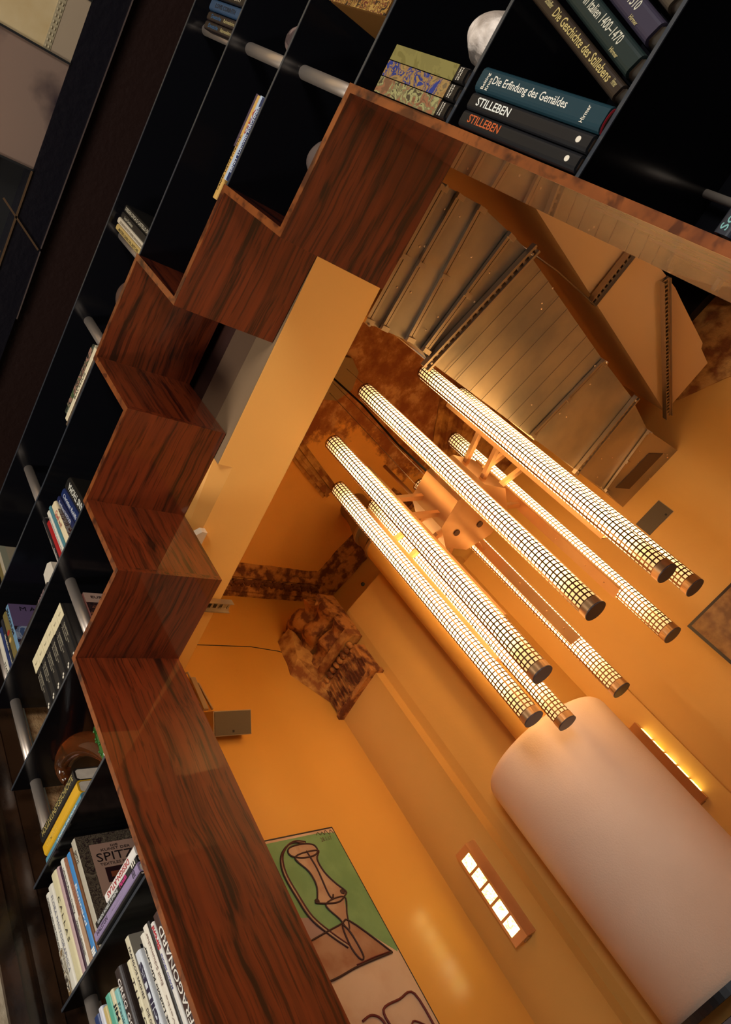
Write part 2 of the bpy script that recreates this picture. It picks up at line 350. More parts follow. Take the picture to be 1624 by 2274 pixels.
vboard(XS[1], ZA + T, ZB + T, +1); vboard(XS[4], ZA + T, ZB + T, -1)
hboard(XS[2], XS[1], ZB); hboard(XS[4], XS[3], ZB)
vboard(XS[2], ZB + T, ZC + T, +1); vboard(XS[3], ZB + T, ZC + T, -1)
hboard(XS[3], XS[2], ZC)

# ------------------------------------------------------------------ lettering
_glyph = {}
def glyph(s, bold=0.0):
    if (s, bold) in _glyph: return _glyph[(s, bold)]
    c = bpy.data.curves.new('t', 'FONT'); c.body = s; c.size = 1.0; c.resolution_u = 2; c.offset = bold
    o = bpy.data.objects.new('t', c); COL.objects.link(o)
    dg = bpy.context.evaluated_depsgraph_get(); dg.update()
    me = bpy.data.meshes.new_from_object(o.evaluated_get(dg))
    vs = [(v.co.x, v.co.y) for v in me.vertices]; fs = [tuple(p.vertices) for p in me.polygons]
    bpy.data.objects.remove(o); bpy.data.curves.remove(c); bpy.data.meshes.remove(me)
    if vs:
        x0 = min(v[0] for v in vs); x1 = max(v[0] for v in vs); y0 = min(v[1] for v in vs); y1 = max(v[1] for v in vs)
        vs = [((a - x0) / max(1e-6, x1 - x0), (b - y0) / max(1e-6, y1 - y0)) for a, b in vs]
    _glyph[(s, bold)] = (vs, fs); return vs, fs
def lettering(mb, s, o, u, v, n, bold=0.0):
    vs, fs = glyph(s, bold); o, u, v, n = map(Vector, (o, u, v, n))
    mb.add([o + u * a + v * b + n * 0.0006 for a, b in vs], fs)

CM = {}
def colm(c, rough=0.4):
    k = (tuple(c), rough)
    if k not in CM:
        CM[k] = mat('cover_%02x%02x%02x_%d' % (c[0], c[1], c[2], int(rough * 100)), hexc(c)[:3], rough)
    return CM[k]
M_PAGE = mat('book_pages', (0.60, 0.52, 0.42), 0.8, noise=((0.53, 0.45, 0.36), 50, 0.4, 0.6))

def book(x, z, t, h, cover, texts=(), y=0.015, d=0.22, lean=0.0, lie=0, label='', name='book', group=None, extras=(), rnd=0.12, kind='book'):
    """x,z = lower left corner of the spine; lie=-1 lying with its head to the left, +1 lying head to the right."""
    r = bpy.data.objects.new(name, None); COL.objects.link(r); r.empty_display_size = 0.03
    lv = max([k for k, q_ in enumerate(L) if q_ < z + .02] + [0])
    names_ = ['lowest visible shelf', 'second visible shelf from below', 'third visible shelf from below', 'fourth visible shelf from below', 'fifth visible shelf from below', 'sixth visible shelf from below', 'top shelf']
    tag(r, label, kind, group or 'books on the %s %s the portal' % (names_[lv], 'right of' if x > -.3 else 'left of'))
    if lie == -1: r.location = (x + h, y, z); r.rotation_euler = (0, -PI / 2, 0)
    elif lie == 1: r.location = (x, y, z + t); r.rotation_euler = (0, PI / 2, 0)
    else: r.location = (x, y, z); r.rotation_euler = (0, math.radians(lean), 0)
    q = min(0.003, t * 0.18); ra = min(t * rnd * 2, 0.014) + 0.001
    out = [(0, d)] + [(t * 0.5 - (t * 0.5) * math.cos(a), ra - ra * math.sin(a)) for a in [PI / 2 * k / 4 for k in range(5)]][:-1]
    # outer profile: flat middle, rounded shoulders
    sh = min(ra, t * 0.3)
    out = [(0, d), (0, sh)] + [(sh - sh * math.cos(a), sh - sh * math.sin(a)) for a in [PI / 2 * k / 4 for k in range(1, 4)]] + [(sh, 0), (t - sh, 0)] + \
          [(t - sh + sh * math.sin(a), sh - sh * math.cos(a)) for a in [PI / 2 * k / 4 for k in range(1, 4)]] + [(t, sh), (t, d)]
    inn = [(t - q, d), (t - q, sh + q), (t - q - sh * 0.5, q * 1.5 + sh * 0.15), (q + sh * 0.5, q * 1.5 + sh * 0.15), (q, sh + q), (q, d)]
    prof = out + inn
    mb = MB(); n = len(prof)
    lo = [(a, b, 0) for a, b in prof]; hi = [(a, b, h) for a, b in prof]
    # caps as strips of triangles: fill by fan pieces handled by bmesh later (ngon)
    mb.add(lo + hi, [tuple(range(n)), tuple(range(2 * n - 1, n - 1, -1))] + [(i, (i + 1) % n, (i + 1) % n + n, i + n) for i in range(n)])
    mb.build('cover', colm(cover), r, True)
    MB().box((q, q * 1.6 + sh * 0.3, 0.0025), (t - q, d - 0.003, h - 0.0025)).build('pages', M_PAGE, r, True)
    bycol = {}
    for tx in texts:
        s, s0, s1, w0, w1, c, o = tx[:7]; bold = tx[7] if len(tx) > 7 else 0.012
        k = bycol.setdefault(tuple(c), MB())
        if o == 'tb': lettering(k, s, (t * w0, 0, h * (1 - s0)), (0, 0, -(s1 - s0) * h), ((w1 - w0) * t, 0, 0), (0, -1, 0), bold)
        elif o == 'bt': lettering(k, s, (t * w1, 0, h * (1 - s1)), (0, 0, (s1 - s0) * h), (-(w1 - w0) * t, 0, 0), (0, -1, 0), bold)
        elif o == 'h': lettering(k, s, (t * w0, 0, h * (1 - s1)), ((w1 - w0) * t, 0, 0), (0, 0, (s1 - s0) * h), (0, -1, 0), bold)
        elif o == 'cov': lettering(k, s, (t + .0018, d * w0, h * (1 - s1)), (0, (w1 - w0) * d, 0), (0, 0, (s1 - s0) * h), (1, 0, 0), bold)
    for c, k in bycol.items(): k.build('title', colm(c, 0.35), r, True)
    for ei, ex in enumerate(extras):      # (part name, face, s0, s1, w0, w1, colour)
        nm, face, s0, s1, w0, w1, c = ex
        e = 0.0004 + 0.0003 * ei
        if face == 'sp': b = MB().box((t * w0, -e, h * (1 - s1)), (t * w1, 0.001, h * (1 - s0)))
        elif face == 'cov': b = MB().box((t, d * w0, h * (1 - s1)), (t + e, d * w1, h * (1 - s0)))
        elif face == 'dot':
            rr_ = t * w1; b = MB().prism_dir([(t * w0 + rr_ * math.cos(a), -e, h * (1 - s0) + rr_ * math.sin(a)) for a in [2 * PI * k / 12 for k in range(12)]], (0, e, 0))
        elif face == 'head': b = MB().prism([(t / 2 - (t / 2 - 0.002) * math.cos(a), 0.012 - 0.009 * math.sin(a)) for a in [PI * k / 10 for k in range(11)]] + [(t / 2 + (t / 2 - 0.005) * math.cos(a), 0.014 - 0.007 * math.sin(a)) for a in [PI * k / 10 for k in range(11)]], s0, s1)
        b.build(nm, c if not isinstance(c, tuple) else colm(c, 0.45), r, True)
    return r
WH = (225, 215, 195); BKC = (20, 18, 18); GO = (175, 160, 110)
B0 = 0.010
# --- right of the portal, shelf 2.22
zt = L[1] + B0
book(0.2065, zt, 0.031, 0.328, (17, 18, 22), [('STILLEBEN', .07, .36, .32, .82, (190, 90, 45), 'tb')], y=-0.012, label='black book with orange lettering, lowest edge beside the portal top right', extras=[('publisher_dot', 'dot', .92, 0, .5, .17, WH)])
book(0.2385, zt, 0.0325, 0.330, (21, 21, 24), [('STILLEBEN', .07, .37, .30, .78, (225, 225, 215), 'tb')], y=-0.012, label='black book with white STILLEBEN lettering beside the teal one', extras=[('publisher_dot', 'dot', .92, 0, .5, .17, WH)])
book(0.272, zt, 0.0475, 0.336, (20, 52, 62), [('Die Erfindung des Gemäldes', .125, .73, .30, .72, (225, 220, 205), 'tb', .01), ('Belting', .055, .085, .12, .75, WH, 'h'), ('Kruse', .09, .115, .12, .6, WH, 'h'), ('Hirmer', .86, .885, .15, .75, WH, 'h')], y=-0.012, d=0.25,
     label='thick teal book titled Die Erfindung des Gemäldes with red headband', extras=[('headband', 'head', -0.0005, 0.004, 0, 0, (190, 20, 35))])
book(0.325, zt + 0.012, 0.029, 0.326, (42, 30, 20), [('Die Geschichte des Stillebens', .24, .90, .30, .86, (185, 165, 105), 'tb', .012), ('Schlaffer', .12, .20, .45, .8, GO, 'tb'), ('Hirmer', .925, .965, .45, .8, GO, 'tb')], y=-0.012, lean=21.3, label='brown leaning book titled Die Geschichte des Stillebens')
book(0.3625, zt + 0.0155, 0.041, 0.318, (24, 38, 36), [('Frührenaissance in Italien 1400–1470', .05, .82, .42, .84, (195, 190, 170), 'tb', .012), ('Hirmer', .80, .88, .12, .3, GO, 'tb')], y=-0.012, lean=22.5, label='dark green leaning book with years 1400–1470 on its spine')
book(0.4135, zt + 0.016, 0.040, 0.312, (50, 44, 60), [('Hochrenaissance in Italien 1470–1510', .03, .80, .42, .84, (195, 190, 170), 'tb', .012), ('Hirmer', .80, .88, .12, .3, GO, 'tb')], y=-0.012, lean=23.2, label='slate purple leaning book with years 1470–1510 on its spine')
book(0.467, zt + 0.0155, 0.036, 0.300, (66, 56, 45), [('Malerei der Gotik', .1, .7, .35, .75, GO, 'tb')], y=-0.008, lean=24, label='taupe book leaning behind the purple one at the top right edge')
# --- illustrated trio, shelf 2.598
zt = L[2] + B0
foil = []
def pattern(name, cols, sc, seed, wave=False):
    m = bpy.data.materials.new(name); m.use_nodes = True; nt = m.node_tree; b = nt.nodes['Principled BSDF']
    tc = nt.nodes.new('ShaderNodeTexCoord'); mp = nt.nodes.new('ShaderNodeMapping'); mp.inputs['Location'].default_value = (seed, seed * 1.7, seed * .3)
    nt.links.new(tc.outputs['Object'], mp.inputs['Vector'])
    if wave:
        n = nt.nodes.new('ShaderNodeTexWave'); n.inputs['Scale'].default_value = sc; n.inputs['Distortion'].default_value = 9; n.inputs['Detail'].default_value = 3; n.inputs['Detail Scale'].default_value = 1.5
    else:
        n = nt.nodes.new('ShaderNodeTexNoise'); n.inputs['Scale'].default_value = sc; n.inputs['Detail'].default_value = 4; n.inputs['Distortion'].default_value = 1.5
    nt.links.new(mp.outputs[0], n.inputs['Vector'])
    cr = nt.nodes.new('ShaderNodeValToRGB'); cr.color_ramp.interpolation = 'CONSTANT' if not wave else 'LINEAR'
    e = cr.color_ramp.elements; k = len(cols)
    e[0].position = 0; e[0].color = hexc(cols[0]); e[1].position = (k - 1) / k if wave else 0.35 + 0.3 * (k - 1) / k; e[1].color = hexc(cols[-1])
    for i in range(1, k - 1):
        q = e.new(i / k if wave else 0.35 + 0.3 * i / k); q.color = hexc(cols[i])
    nt.links.new(n.outputs[0], cr.inputs[0]); nt.links.new(cr.outputs[0], b.inputs['Base Color']); b.inputs['Roughness'].default_value = 0.45
    return m
for x, t, lab, cols, wv, ttl, sc in [
    (0.2045, .0335, 'illustrated book with rose and lace pattern, lowest of the patterned trio', [(110, 75, 50), (140, 90, 60), (115, 105, 70), (150, 145, 95), (70, 60, 40)], False, 'FRANÇOIS BOUCHER', 34),
    (0.2400, .0325, 'illustrated book with blue and gold ornament, middle of the patterned trio', [(35, 50, 120), (150, 115, 60), (30, 45, 110), (140, 105, 60), (150, 120, 70), (110, 90, 60)], False, 'SANDRO MILANI', 26),
    (0.2745, .0315, 'olive green landscape book, uppermost of the patterned trio', [(110, 100, 50), (125, 115, 62), (118, 108, 58)], False, 'MASTERS OF SPAIN', 14)]:
    b = book(x, zt, t, 0.266, (24, 20, 18), [(ttl[:len(ttl) // 2], .90, .97, .15, .45, WH, 'h'), (ttl[len(ttl) // 2:], .90, .97, .52, .82, WH, 'h')][:0] + [(ttl.split()[0], .915, .930, .12, .88, WH, 'h'), (ttl.split()[-1], .94, .955, .12, .88, WH, 'h')], y=-0.012, d=0.21, label=lab,
             extras=[('spine_picture', 'sp', 0.0, .885, .0, 1.0, pattern('picture_' + ttl.split()[-1].lower(), cols, sc, x * 50, wv))])
st = MB(); st.blob((0, 0, 0), (0.062, 0.045, 0.072), 4, 0.16, 36, 26)
so = st.build('alabaster_rock', mat('striated_alabaster', (0.80, 0.69, 0.60), 0.45, noise=((0.42, 0.34, 0.28), 16, 0.42, 0.6), bump=0.8, bscale=40), None); so.location = (0.392, 0.075, zt + 0.080); so.rotation_euler = (0, 0.35, 0)
tag(so, 'pale striated alabaster rock standing behind the patterned books', 'rock')
# --- shelf 3.722: blue book and neighbours at the top
zt = L[5] + B0
book(0.190, zt, .0265, .272, (34, 24, 22), [('Deutsche', .12, .42, .3, .75, (40, 90, 130), 'tb'), ('Rahmenlehre I', .5, .85, .3, .7, GO, 'tb')], y=.02, label='dark brown book with blue letters, nearest the steel post at the top', group=None)
book(0.2175, zt, .0265, .278, (38, 26, 24), [('Deutsche', .12, .42, .3, .75, (40, 90, 130), 'tb'), ('Rahmenlehre II', .5, .85, .3, .7, GO, 'tb')], y=.02, label='dark brown book between the blue book and its twin volume')
book(0.2465, zt, .0345, .292, (36, 66, 96), [('LOVIS CORINTH', .16, .72, .30, .68, (18, 26, 40), 'tb', .02)], y=.02, label='blue book titled LOVIS CORINTH near the top edge')
book(0.2835, zt, .033, .285, (24, 18, 18), [('LESSER URY', .2, .75, .3, .75, (190, 175, 150), 'tb')], y=.02, label='black book with pale title beyond the blue book at the top edge')
# --- shelf 3.722: upright four next to the second step
book(-0.531, zt, .0215, .330, (190, 160, 95), [('MASTERS CHARCOAL SKETCHES', .10, .80, .25, .70, (40, 30, 20), 'tb'), ('Edit', .88, .94, .3, .7, (60, 50, 30), 'tb')], y=.02, label='yellow ochre book, leftmost of four beside the second step')
book(-0.5085, zt, .0225, .340, (205, 190, 165), [('ZEICHNUNGEN DER ITALIENISCHEN RENAISSANCE', .08, .88, .3, .68, (120, 105, 85), 'tb')], y=.02, label='cream book between the ochre and the black books')
book(-0.485, zt, .0245, .326, (30, 27, 24), [('Luca Cambiaso', .12, .42, .3, .72, (190, 180, 155), 'tb')], y=.02, label='black book with short cream title in the row of four')
book(-0.4595, zt, .0265, .321, (24, 22, 20), [('DISEGNI CIVICA D CASTELLO DI', .04, .84, .3, .78, (200, 190, 165), 'tb')], y=.02, label='black book with long cream title, nearest the second step')
# --- shelf 3.722: lying stack above the left step
lying = []
book(-1.222, zt, .035, .31, (52, 28, 22), [('CHATEAUX', .3, .7, .3, .7, (140, 110, 90), 'tb')], lie=-1, y=.015, label='thin brown book at the bottom of the stack above the left step')
book(-1.215, zt + .035, .030, .305, (95, 78, 60), [('GRANDE GALERIE', .3, .8, .3, .7, (60, 40, 35), 'tb')], lie=-1, y=.017, label='taupe book second from the bottom of the stack above the left step')
book(-1.208, zt + .065, .036, .305, (225, 208, 172), [('BALTHUS', .30, .66, .30, .72, (70, 60, 50), 'tb')], lie=-1, y=.02, label='cream book titled BALTHUS in the lying stack')
book(-1.206, zt + .101, .024, .30, (215, 200, 168), [('R. REDON', .05, .18, .3, .7, (40, 40, 30), 'tb')], lie=-1, y=.03, label='cream book under the dark green picture book')
book(-1.205, zt + .125, .026, .29, (60, 66, 48), [('RA', .02, .1, .2, .8, (30, 30, 25), 'tb')], lie=-1, y=.03, label='dark green picture book on top of the cream stack', extras=[('spine_picture', 'sp', .1, .95, 0, 1, pattern('picture_green', [(120, 110, 85), (40, 36, 30), (150, 110, 90), (70, 85, 50)], 20, 3.3))])
book(-1.95, zt, .030, .225, (165, 150, 125), [], y=.02, label='grey green picture book standing at the far left edge', extras=[('cover_picture', 'cov', .05, .4, .3, .6, (95, 70, 35)), ('cover_panel', 'cov', .0, 1, .0, .12, (150, 148, 125))])
book(-2.0, zt, .038, .235, (105, 88, 45), [], y=.03, label='mottled brown book behind the grey green one at the far left edge')
tag(MB().blob((-0.688, .07, zt + .078), (.066, .05, .078), 3, .05).build('clay_vase', mat('brown_clay', (.09, .045, .03), .5)), 'brown round vase peeking over the left upper step', 'vase')
# --- shelf 3.350: thin lying books beside the highest right riser
zt = L[4] + B0
book(-0.148, zt, .030, .236, (22, 40, 82), [('ERNST LUDWIG KIRCHNER', .10, .90, .35, .75, (200, 205, 215), 'tb')], lie=-1, y=.003, label='blue book at the bottom of the thin stack beside the right riser')
book(-0.150, zt + .030, .018, .240, (178, 190, 205), [('GEA', .55, .85, .2, .8, (160, 40, 35), 'tb')], lie=-1, y=.006, label='pale blue book second from the bottom of the thin stack')
book(-0.212, zt + .048, .026, .300, (205, 160, 85), [('Caspar David Friedrich', .08, .62, .25, .78, (50, 35, 20), 'tb')], lie=-1, y=.010, label='ochre yellow book in the thin stack beside the right riser')
book(-0.06, zt + .074, .014, .15, (70, 55, 72), [], lie=-1, y=.012, label='thin mauve booklet on top of the ochre book')
tag(MB().blob((.262, .075, zt + .068), (.05, .045, .068), 8, .16).build('carved_mask', mat('mauve_stone', (.23, .15, .13), .6, noise=((.05, .03, .03), 26, .45, .58), bump=.6)), 'small mauve stone mask behind the steel post at the top', 'sculpture')
# --- shelf 3.350: left, row of upright books near the step
R = [(-1.352, .050, .232, -5.5, (26, 23, 20), [('HANS THOMA', .12, .95, .35, .85, (205, 200, 185), 'bt', .03)], 'black book titled HANS THOMA nearest the left step'),
     (-1.391, .036, .236, -5.0, (22, 38, 84), [('Christian Rohlfs', .10, .80, .35, .78, (205, 205, 210), 'tb')], 'blue book titled Christian Rohlfs'),
     (-1.417, .024, .250, -6.0, (28, 34, 72), [('Ferdinand HODLER', .10, .72, .25, .75, (195, 195, 205), 'tb'), ('NG', .86, .93, .2, .8, WH, 'h')], 'navy book titled Ferdinand HODLER'),
     (-1.4875, .036, .266, 0, (222, 202, 162), [('Quell', .18, .36, .15, .80, (170, 40, 40), 'tb'), ('will', .38, .52, .3, .7, (150, 60, 50), 'tb')], 'cream book with red letters and flowered cover'),
     (-1.505, .0168, .284, 0, (74, 122, 130), [], 'plain teal book between the cream and the white books'),
     (-1.527, .0212, .280, 0, (218, 208, 188), [('MAX SLEVOGT IN DER PFALZ', .12, .9, .3, .65, (120, 120, 125), 'tb')], 'white book between the teal and the red books'),
     (-1.550, .0220, .246, 0, (160, 22, 24), [], 'crimson book with faint circles in the row by the steel post'),
     (-1.5665, .0158, .290, 0, (35, 28, 30), [('Die Brücke', .62, .88, .2, .8, (200, 195, 185), 'tb'), ('und der', .42, .54, .3, .7, (150, 140, 130), 'tb')], 'dark thin book right behind the steel post')]
for x, t, h, ln, c, tx, lab in R:
    ex = [('cover_picture', 'cov', .2, 1, 0, 1, pattern('flower_cover', [(150, 140, 130), (160, 150, 138), (90, 50, 45), (165, 155, 145)], 40, 2.2))] if 'flowered' in lab else []
    book(x, zt + (abs(math.sin(math.radians(ln))) * 0), t, h, c, tx, y=.02, lean=ln, label=lab, extras=ex)
# lying black books and the standing ones further left
book(-1.965, zt, .030, .30, (22, 18, 18), [('L’ART DES BIJOUX ANCIENS ET MODERNES', .05, .92, .3, .8, (205, 200, 190), 'tb', .03)], lie=-1, y=.012, label='black lying book with dotted white lettering beside the picture cover')
book(-1.96, zt + .030, .022, .295, (40, 32, 32), [('PARIS', .7, .9, .2, .8, (150, 120, 120), 'tb')], lie=-1, y=.016, label='dark brown book lying on the black dotted one')
tag(MB().prism_dir([(-1.70, .03, zt + .052), (-1.62, .03, zt + .052), (-1.62, .03, zt + .115), (-1.645, .03, zt + .135), (-1.69, .03, zt + .125)], (0, .12, 0)).build('stone_block', mat('pale_stone', (.55, .48, .38), .6, bump=.3)), 'pale rounded stone block resting on the dark lying books', 'stone')
book(-2.006, zt, .032, .287, (100, 135, 160), [('MAGNUM', .06, .55, .25, .70, (25, 25, 35), 'tb', .03), ('M A C H T', .06, .14, .18, .95, (25, 22, 30), 'cov', .0), ('C H I N A', .22, .30, .35, .95, (25, 22, 30), 'cov', .0)], y=.02,
     label='blue book with mauve photographic cover and spaced black capitals', extras=[('cover_picture', 'cov', 0, .45, 0, 1, (105, 85, 120)), ('cover_sky', 'cov', .45, 1, 0, 1, pattern('clouds', [(50, 30, 40), (110, 120, 150), (150, 160, 180), (70, 90, 130)], 9, 5.1))])
book(-2.045, zt, .037, .283, (112, 96, 50), [], y=.02, label='olive book with red rosette beside the blue MAGNUM one', extras=[('rosette', 'dot', .38, 0, .5, .33, (150, 40, 25)), ('rosette_heart', 'dot', .52, 0, .5, .30, (190, 155, 90))])
book(-2.068, zt, .021, .28, (30, 30, 36), [('MUSEUM', .3, .6, .3, .75, WH, 'tb'), ('SAMMLUNG', .65, .85, .3, .65, WH, 'tb')], y=.02, label='dark narrow book with white lettering at the left edge')
book(-2.092, zt, .022, .26, (28, 44, 88), [], y=.02, label='navy book second from the left edge post')
book(-2.126, zt, .030, .25, (205, 195, 175), [('STADT', .6, .9, .3, .7, (60, 60, 60), 'tb')], y=.02, label='cream book at the far left of its shelf')
# --- shelf 2.973: the black series and the picture book
zt = L[3] + B0
SG = 'black volumes of one series with cream tops'
names = ['first', 'second', 'third', 'fourth', 'fifth', 'last']
for i in range(6):
    x = -1.915 + .0470 * i
    tx = [('Geschichte', .30, .52, .62, .8, (170, 160, 135), 'tb'), ('der Kunst und', .30, .60, .40, .56, (150, 140, 120), 'tb'), ('Architektur', .30, .55, .18, .34, (150, 140, 120), 'tb'), ('Band %d' % (i + 1), .10, .13, .3, .7, (120, 105, 80), 'h')]
    book(x, zt, .046, .284 - .004 * (i > 3), (24, 21, 20), tx, y=.02, d=.24, rnd=.30, label='black book with cream top band, %s of the six from the left post' % names[i], group=None,
         extras=[('cream_band', 'sp', 0, .22, .0, 1, (215, 200, 160)), ('emblem', 'dot', .835, 0, .42, .11, (215, 205, 185)), ('emblem', 'dot', .81, 0, .58, .10, (215, 205, 185))])
book(-1.6275, zt, .030, .300, (150, 95, 85), [('EUROPÄISCHE', .05, .10, .10, .80, (60, 40, 40), 'cov'), ('1520–1600', .115, .15, .45, .80, (60, 40, 40), 'cov')], y=.092, d=.22, label='picture book with pale title band beside the black series',
     extras=[('title_band', 'cov', 0, .17, 0, 1, (185, 150, 130)), ('cover_picture', 'cov', .17, 1, 0, 1, pattern('dark_painting', [(35, 22, 22), (60, 34, 30), (30, 24, 32), (120, 70, 50), (40, 25, 22)], 12, 7.7))])
tag(MB().blob((.03, .07, zt + .06), (.055, .05, .065), 13, .06).build('stone_ball', mat('grey_stone', (.10, .07, .06), .5)), 'small grey stone ball half hidden by the top right step', 'sculpture')
book(.355, zt, .038, .27, (120, 80, 35), [], y=-.005, label='gold ornamented book at the very top edge above the patterned trio', extras=[('ornament', 'sp', 0, 1, 0, 1, pattern('gold_ornament', [(40, 20, 12), (150, 110, 45), (90, 35, 20), (160, 125, 60)], 60, 9.1))])
# --- shelf 2.598 left: lying three and glass
zt = L[2] + B0
book(-2.165, zt, .045, .305, (84, 138, 158), [('ARTISTS’ STUDIOS', .30, .88, .25, .70, (205, 215, 215), 'tb', .02)], lie=-1, y=.018, d=.22, label='blue book ARTISTS’ STUDIOS at the bottom of the lying trio')
book(-2.165, zt + .046, .044, .304, (212, 160, 30), [('CLEMENTE', .10, .40, .3, .65, (230, 190, 80), 'tb')], lie=-1, y=.018, d=.22, label='bright yellow book in the middle of the lying trio', extras=[('headband', 'head', .3015, .3045, 0, 0, (150, 20, 40))])
book(-2.165, zt + .091, .045, .304, (26, 22, 20), [('HOLLE·KUNSTGESCHICHTE', .06, .96, .28, .74, (165, 145, 85), 'tb', .02)], lie=-1, y=.018, d=.22, label='black book HOLLE KUNSTGESCHICHTE on top of the yellow one')
gl = bpy.data.materials.new('amber_glass'); gl.use_nodes = True; b_ = gl.node_tree.nodes['Principled BSDF']
b_.inputs['Base Color'].default_value = (0.90, 0.30, 0.08, 1); b_.inputs['Transmission Weight'].default_value = 0.95; b_.inputs['Roughness'].default_value = 0.04; b_.inputs['IOR'].default_value = 1.48
amb = MB(); pts = []; rad = []
for i in range(25):
    a = math.radians(-35 + 235 * i / 24)
    pts.append((-1.955 + .150 * math.cos(a) * (1 if a < 1.6 else 1.1), .125, zt + .205 + .10 * math.sin(a) - .12 * (math.cos(a) - 0.0) * .9)); rad.append(.034 * math.sin(PI * (i + 1.5) / 27) + .008)
amb.tube(pts, rad, 18)
ao = amb.build('glass_bowl', gl); tag(ao, 'amber glass horn shaped bowl standing on the black lying book', 'glass ornament')
gg = bpy.data.materials.new('green_glass'); gg.use_nodes = True; b_ = gg.node_tree.nodes['Principled BSDF']
b_.inputs['Base Color'].default_value = (0.05, 0.20, 0.03, 1); b_.inputs['Transmission Weight'].default_value = 0.5; b_.inputs['Roughness'].default_value = 0.08
gm = MB().tube([(-1.712, .06, zt), (-1.712, .06, zt + .165)], [.026, .022], 14)
for i in range(40):
    a = i * 2.4; gm.blob((-1.712 + .024 * math.cos(a), .06 + .024 * math.sin(a), zt + .004 + i * .004), (.0045, .0045, .0045), i, 0, 8, 6)
tag(gm.build('glass_vase', gg), 'small bubbly green glass vase against the left jamb', 'vase')
# --- shelf 2.22 left
zt = L[1] + B0
R = [(-2.2275, .024, .328, (215, 208, 192), [('FLORENZ UND DIE TOSKANA', .04, .55, .3, .7, (60, 55, 50), 'tb')], 'thin white book titled FLORENZ at the outer left end'),
     (-2.203, .034, .336, (212, 205, 188), [('FLORA PHOTOGRAPHICA', .10, .80, .30, .70, (105, 105, 125), 'tb', 0)], 'white book titled FLORA PHOTOGRAPHICA'),
     (-2.1675, .0445, .352, (208, 196, 155), [('C A L L A S', .22, .62, .30, .62, (50, 40, 35), 'tb')], 'wide cream book with widely spaced letters C A L L A S'),
     (-2.1225, .0205, .346, (180, 150, 148), [], 'pale pink book beside the cream CALLAS one'),
     (-2.1015, .0150, .336, (52, 26, 42), [('LA FEMME ET SES FLEURS', .10, .50, .25, .75, (120, 90, 100), 'tb')], 'deep purple book between the pink and white ones'),
     (-2.086, .0225, .346, (215, 208, 192), [('Lehmbruck Museum Duisburg', .08, .50, .25, .75, (35, 30, 30), 'tb'), ('Wilhelm Lehmbruck', .56, .86, .28, .68, (60, 55, 55), 'tb')], 'white book with black script between purple and brown'),
     (-2.063, .0215, .336, (140, 88, 62), [('Meisterwerke der Fotografie', .04, .46, .3, .7, (195, 150, 115), 'tb')], 'terracotta brown book left of the bright blue one'),
     (-2.041, .0265, .334, (60, 128, 185), [('Bonnard', .30, .68, .25, .75, (215, 220, 225), 'tb', .015), ('III', .88, .94, .1, .9, (235, 230, 220), 'tb', .05)], 'bright blue book with white letters left of the lace book'),
     (-2.0140, .0140, .336, (105, 62, 26), [], 'narrow golden brown book between the blue and the lace ones')]
for x, t, h, c, tx, lab in R:
    ex = []
    if 'FLORENZ' in lab: ex = [('spine_picture', 'sp', .55, .97, .1, 1, pattern('florence', [(170, 160, 140), (70, 60, 50), (190, 180, 160), (120, 95, 60)], 30, 1.3))]
    if 'CALLAS' in lab and 'wide' in lab: ex = [('portrait', 'dot', .78, 0, .62, .34, (40, 24, 24))]
    if 'terracotta' in lab: ex = [('spine_panel', 'sp', .55, 1, 0, 1, (172, 138, 108))]
    book(x, zt, t, h, c, tx, y=.02, label=lab, extras=ex)
lace = pattern('lace_pattern', [(88, 76, 60), (45, 30, 28), (98, 86, 68), (60, 48, 38), (105, 92, 74)], 45, 4.4)
book(-1.9975, zt, .0335, .344, (175, 165, 145), [('SPITZE', .10, .22, .20, .70, (60, 48, 42), 'tb'), ('DIE', .125, .145, .42, .52, (70, 55, 50), 'cov'), ('KUNST DER', .155, .18, .28, .68, (70, 55, 50), 'cov'), ('SPITZE', .195, .275, .20, .80, (35, 26, 26), 'cov', .0), ('TEXTILES FILIGRAN', .29, .315, .22, .80, (80, 62, 55), 'cov'), ('ANNE KRAATZ', .50, .53, .30, .74, (80, 62, 55), 'cov')],
     y=.02, d=.235, label='standing lace book with SPITZE on its patterned cover',
     extras=[('cover_lace', 'cov', 0, 1, 0, 1, lace), ('title_panel', 'cov', .10, .585, .15, .86, (168, 132, 112)), ('cover_photo', 'cov', .335, .475, .27, .76, (38, 12, 16)), ('cover_photo', 'cov', .38, .43, .33, .68, (125, 62, 36))])
for o in [c for c in COL.objects if c.name.startswith('title_panel') or c.name.startswith('cover_photo')]: pass
# lying stack in front of the lace book
book(-1.938, zt, .008, .30, (18, 16, 20), [], lie=-1, y=-.012, d=.2, label='thin black book under the lavender HALSTON one')
book(-1.940, zt + .008, .028, .30, (142, 125, 158), [('HALSTON', .06, .30, .30, .72, (60, 48, 70), 'tb'), ('AN AMERICAN ORIGINAL', .34, .66, .35, .6, (165, 148, 178), 'tb'), ('III', .88, .93, .2, .8, (40, 34, 48), 'tb')], lie=-1, y=-.012, d=.2, label='lavender book titled HALSTON lying at the bottom left')
book(-1.925, zt + .036, .020, .285, (20, 18, 22), [('GARDE ROBES SUPRÊME', .05, .55, .25, .8, (190, 190, 185), 'tb', .03), ('Paradis', .60, .76, .2, .85, (200, 50, 120), 'tb', .03), ('III', .88, .96, .2, .8, WH, 'tb')], lie=-1, y=-.008, d=.2, label='black book with white and pink lettering on the HALSTON one')
book(-1.848, zt + .056, .030, .205, (222, 214, 205), [('DESIGN-ATLAS', .20, .92, .28, .78, (165, 30, 40), 'tb', .02)], lie=1, y=-.004, d=.2, label='white book DESIGN-ATLAS with red letters on top of the lying stack')
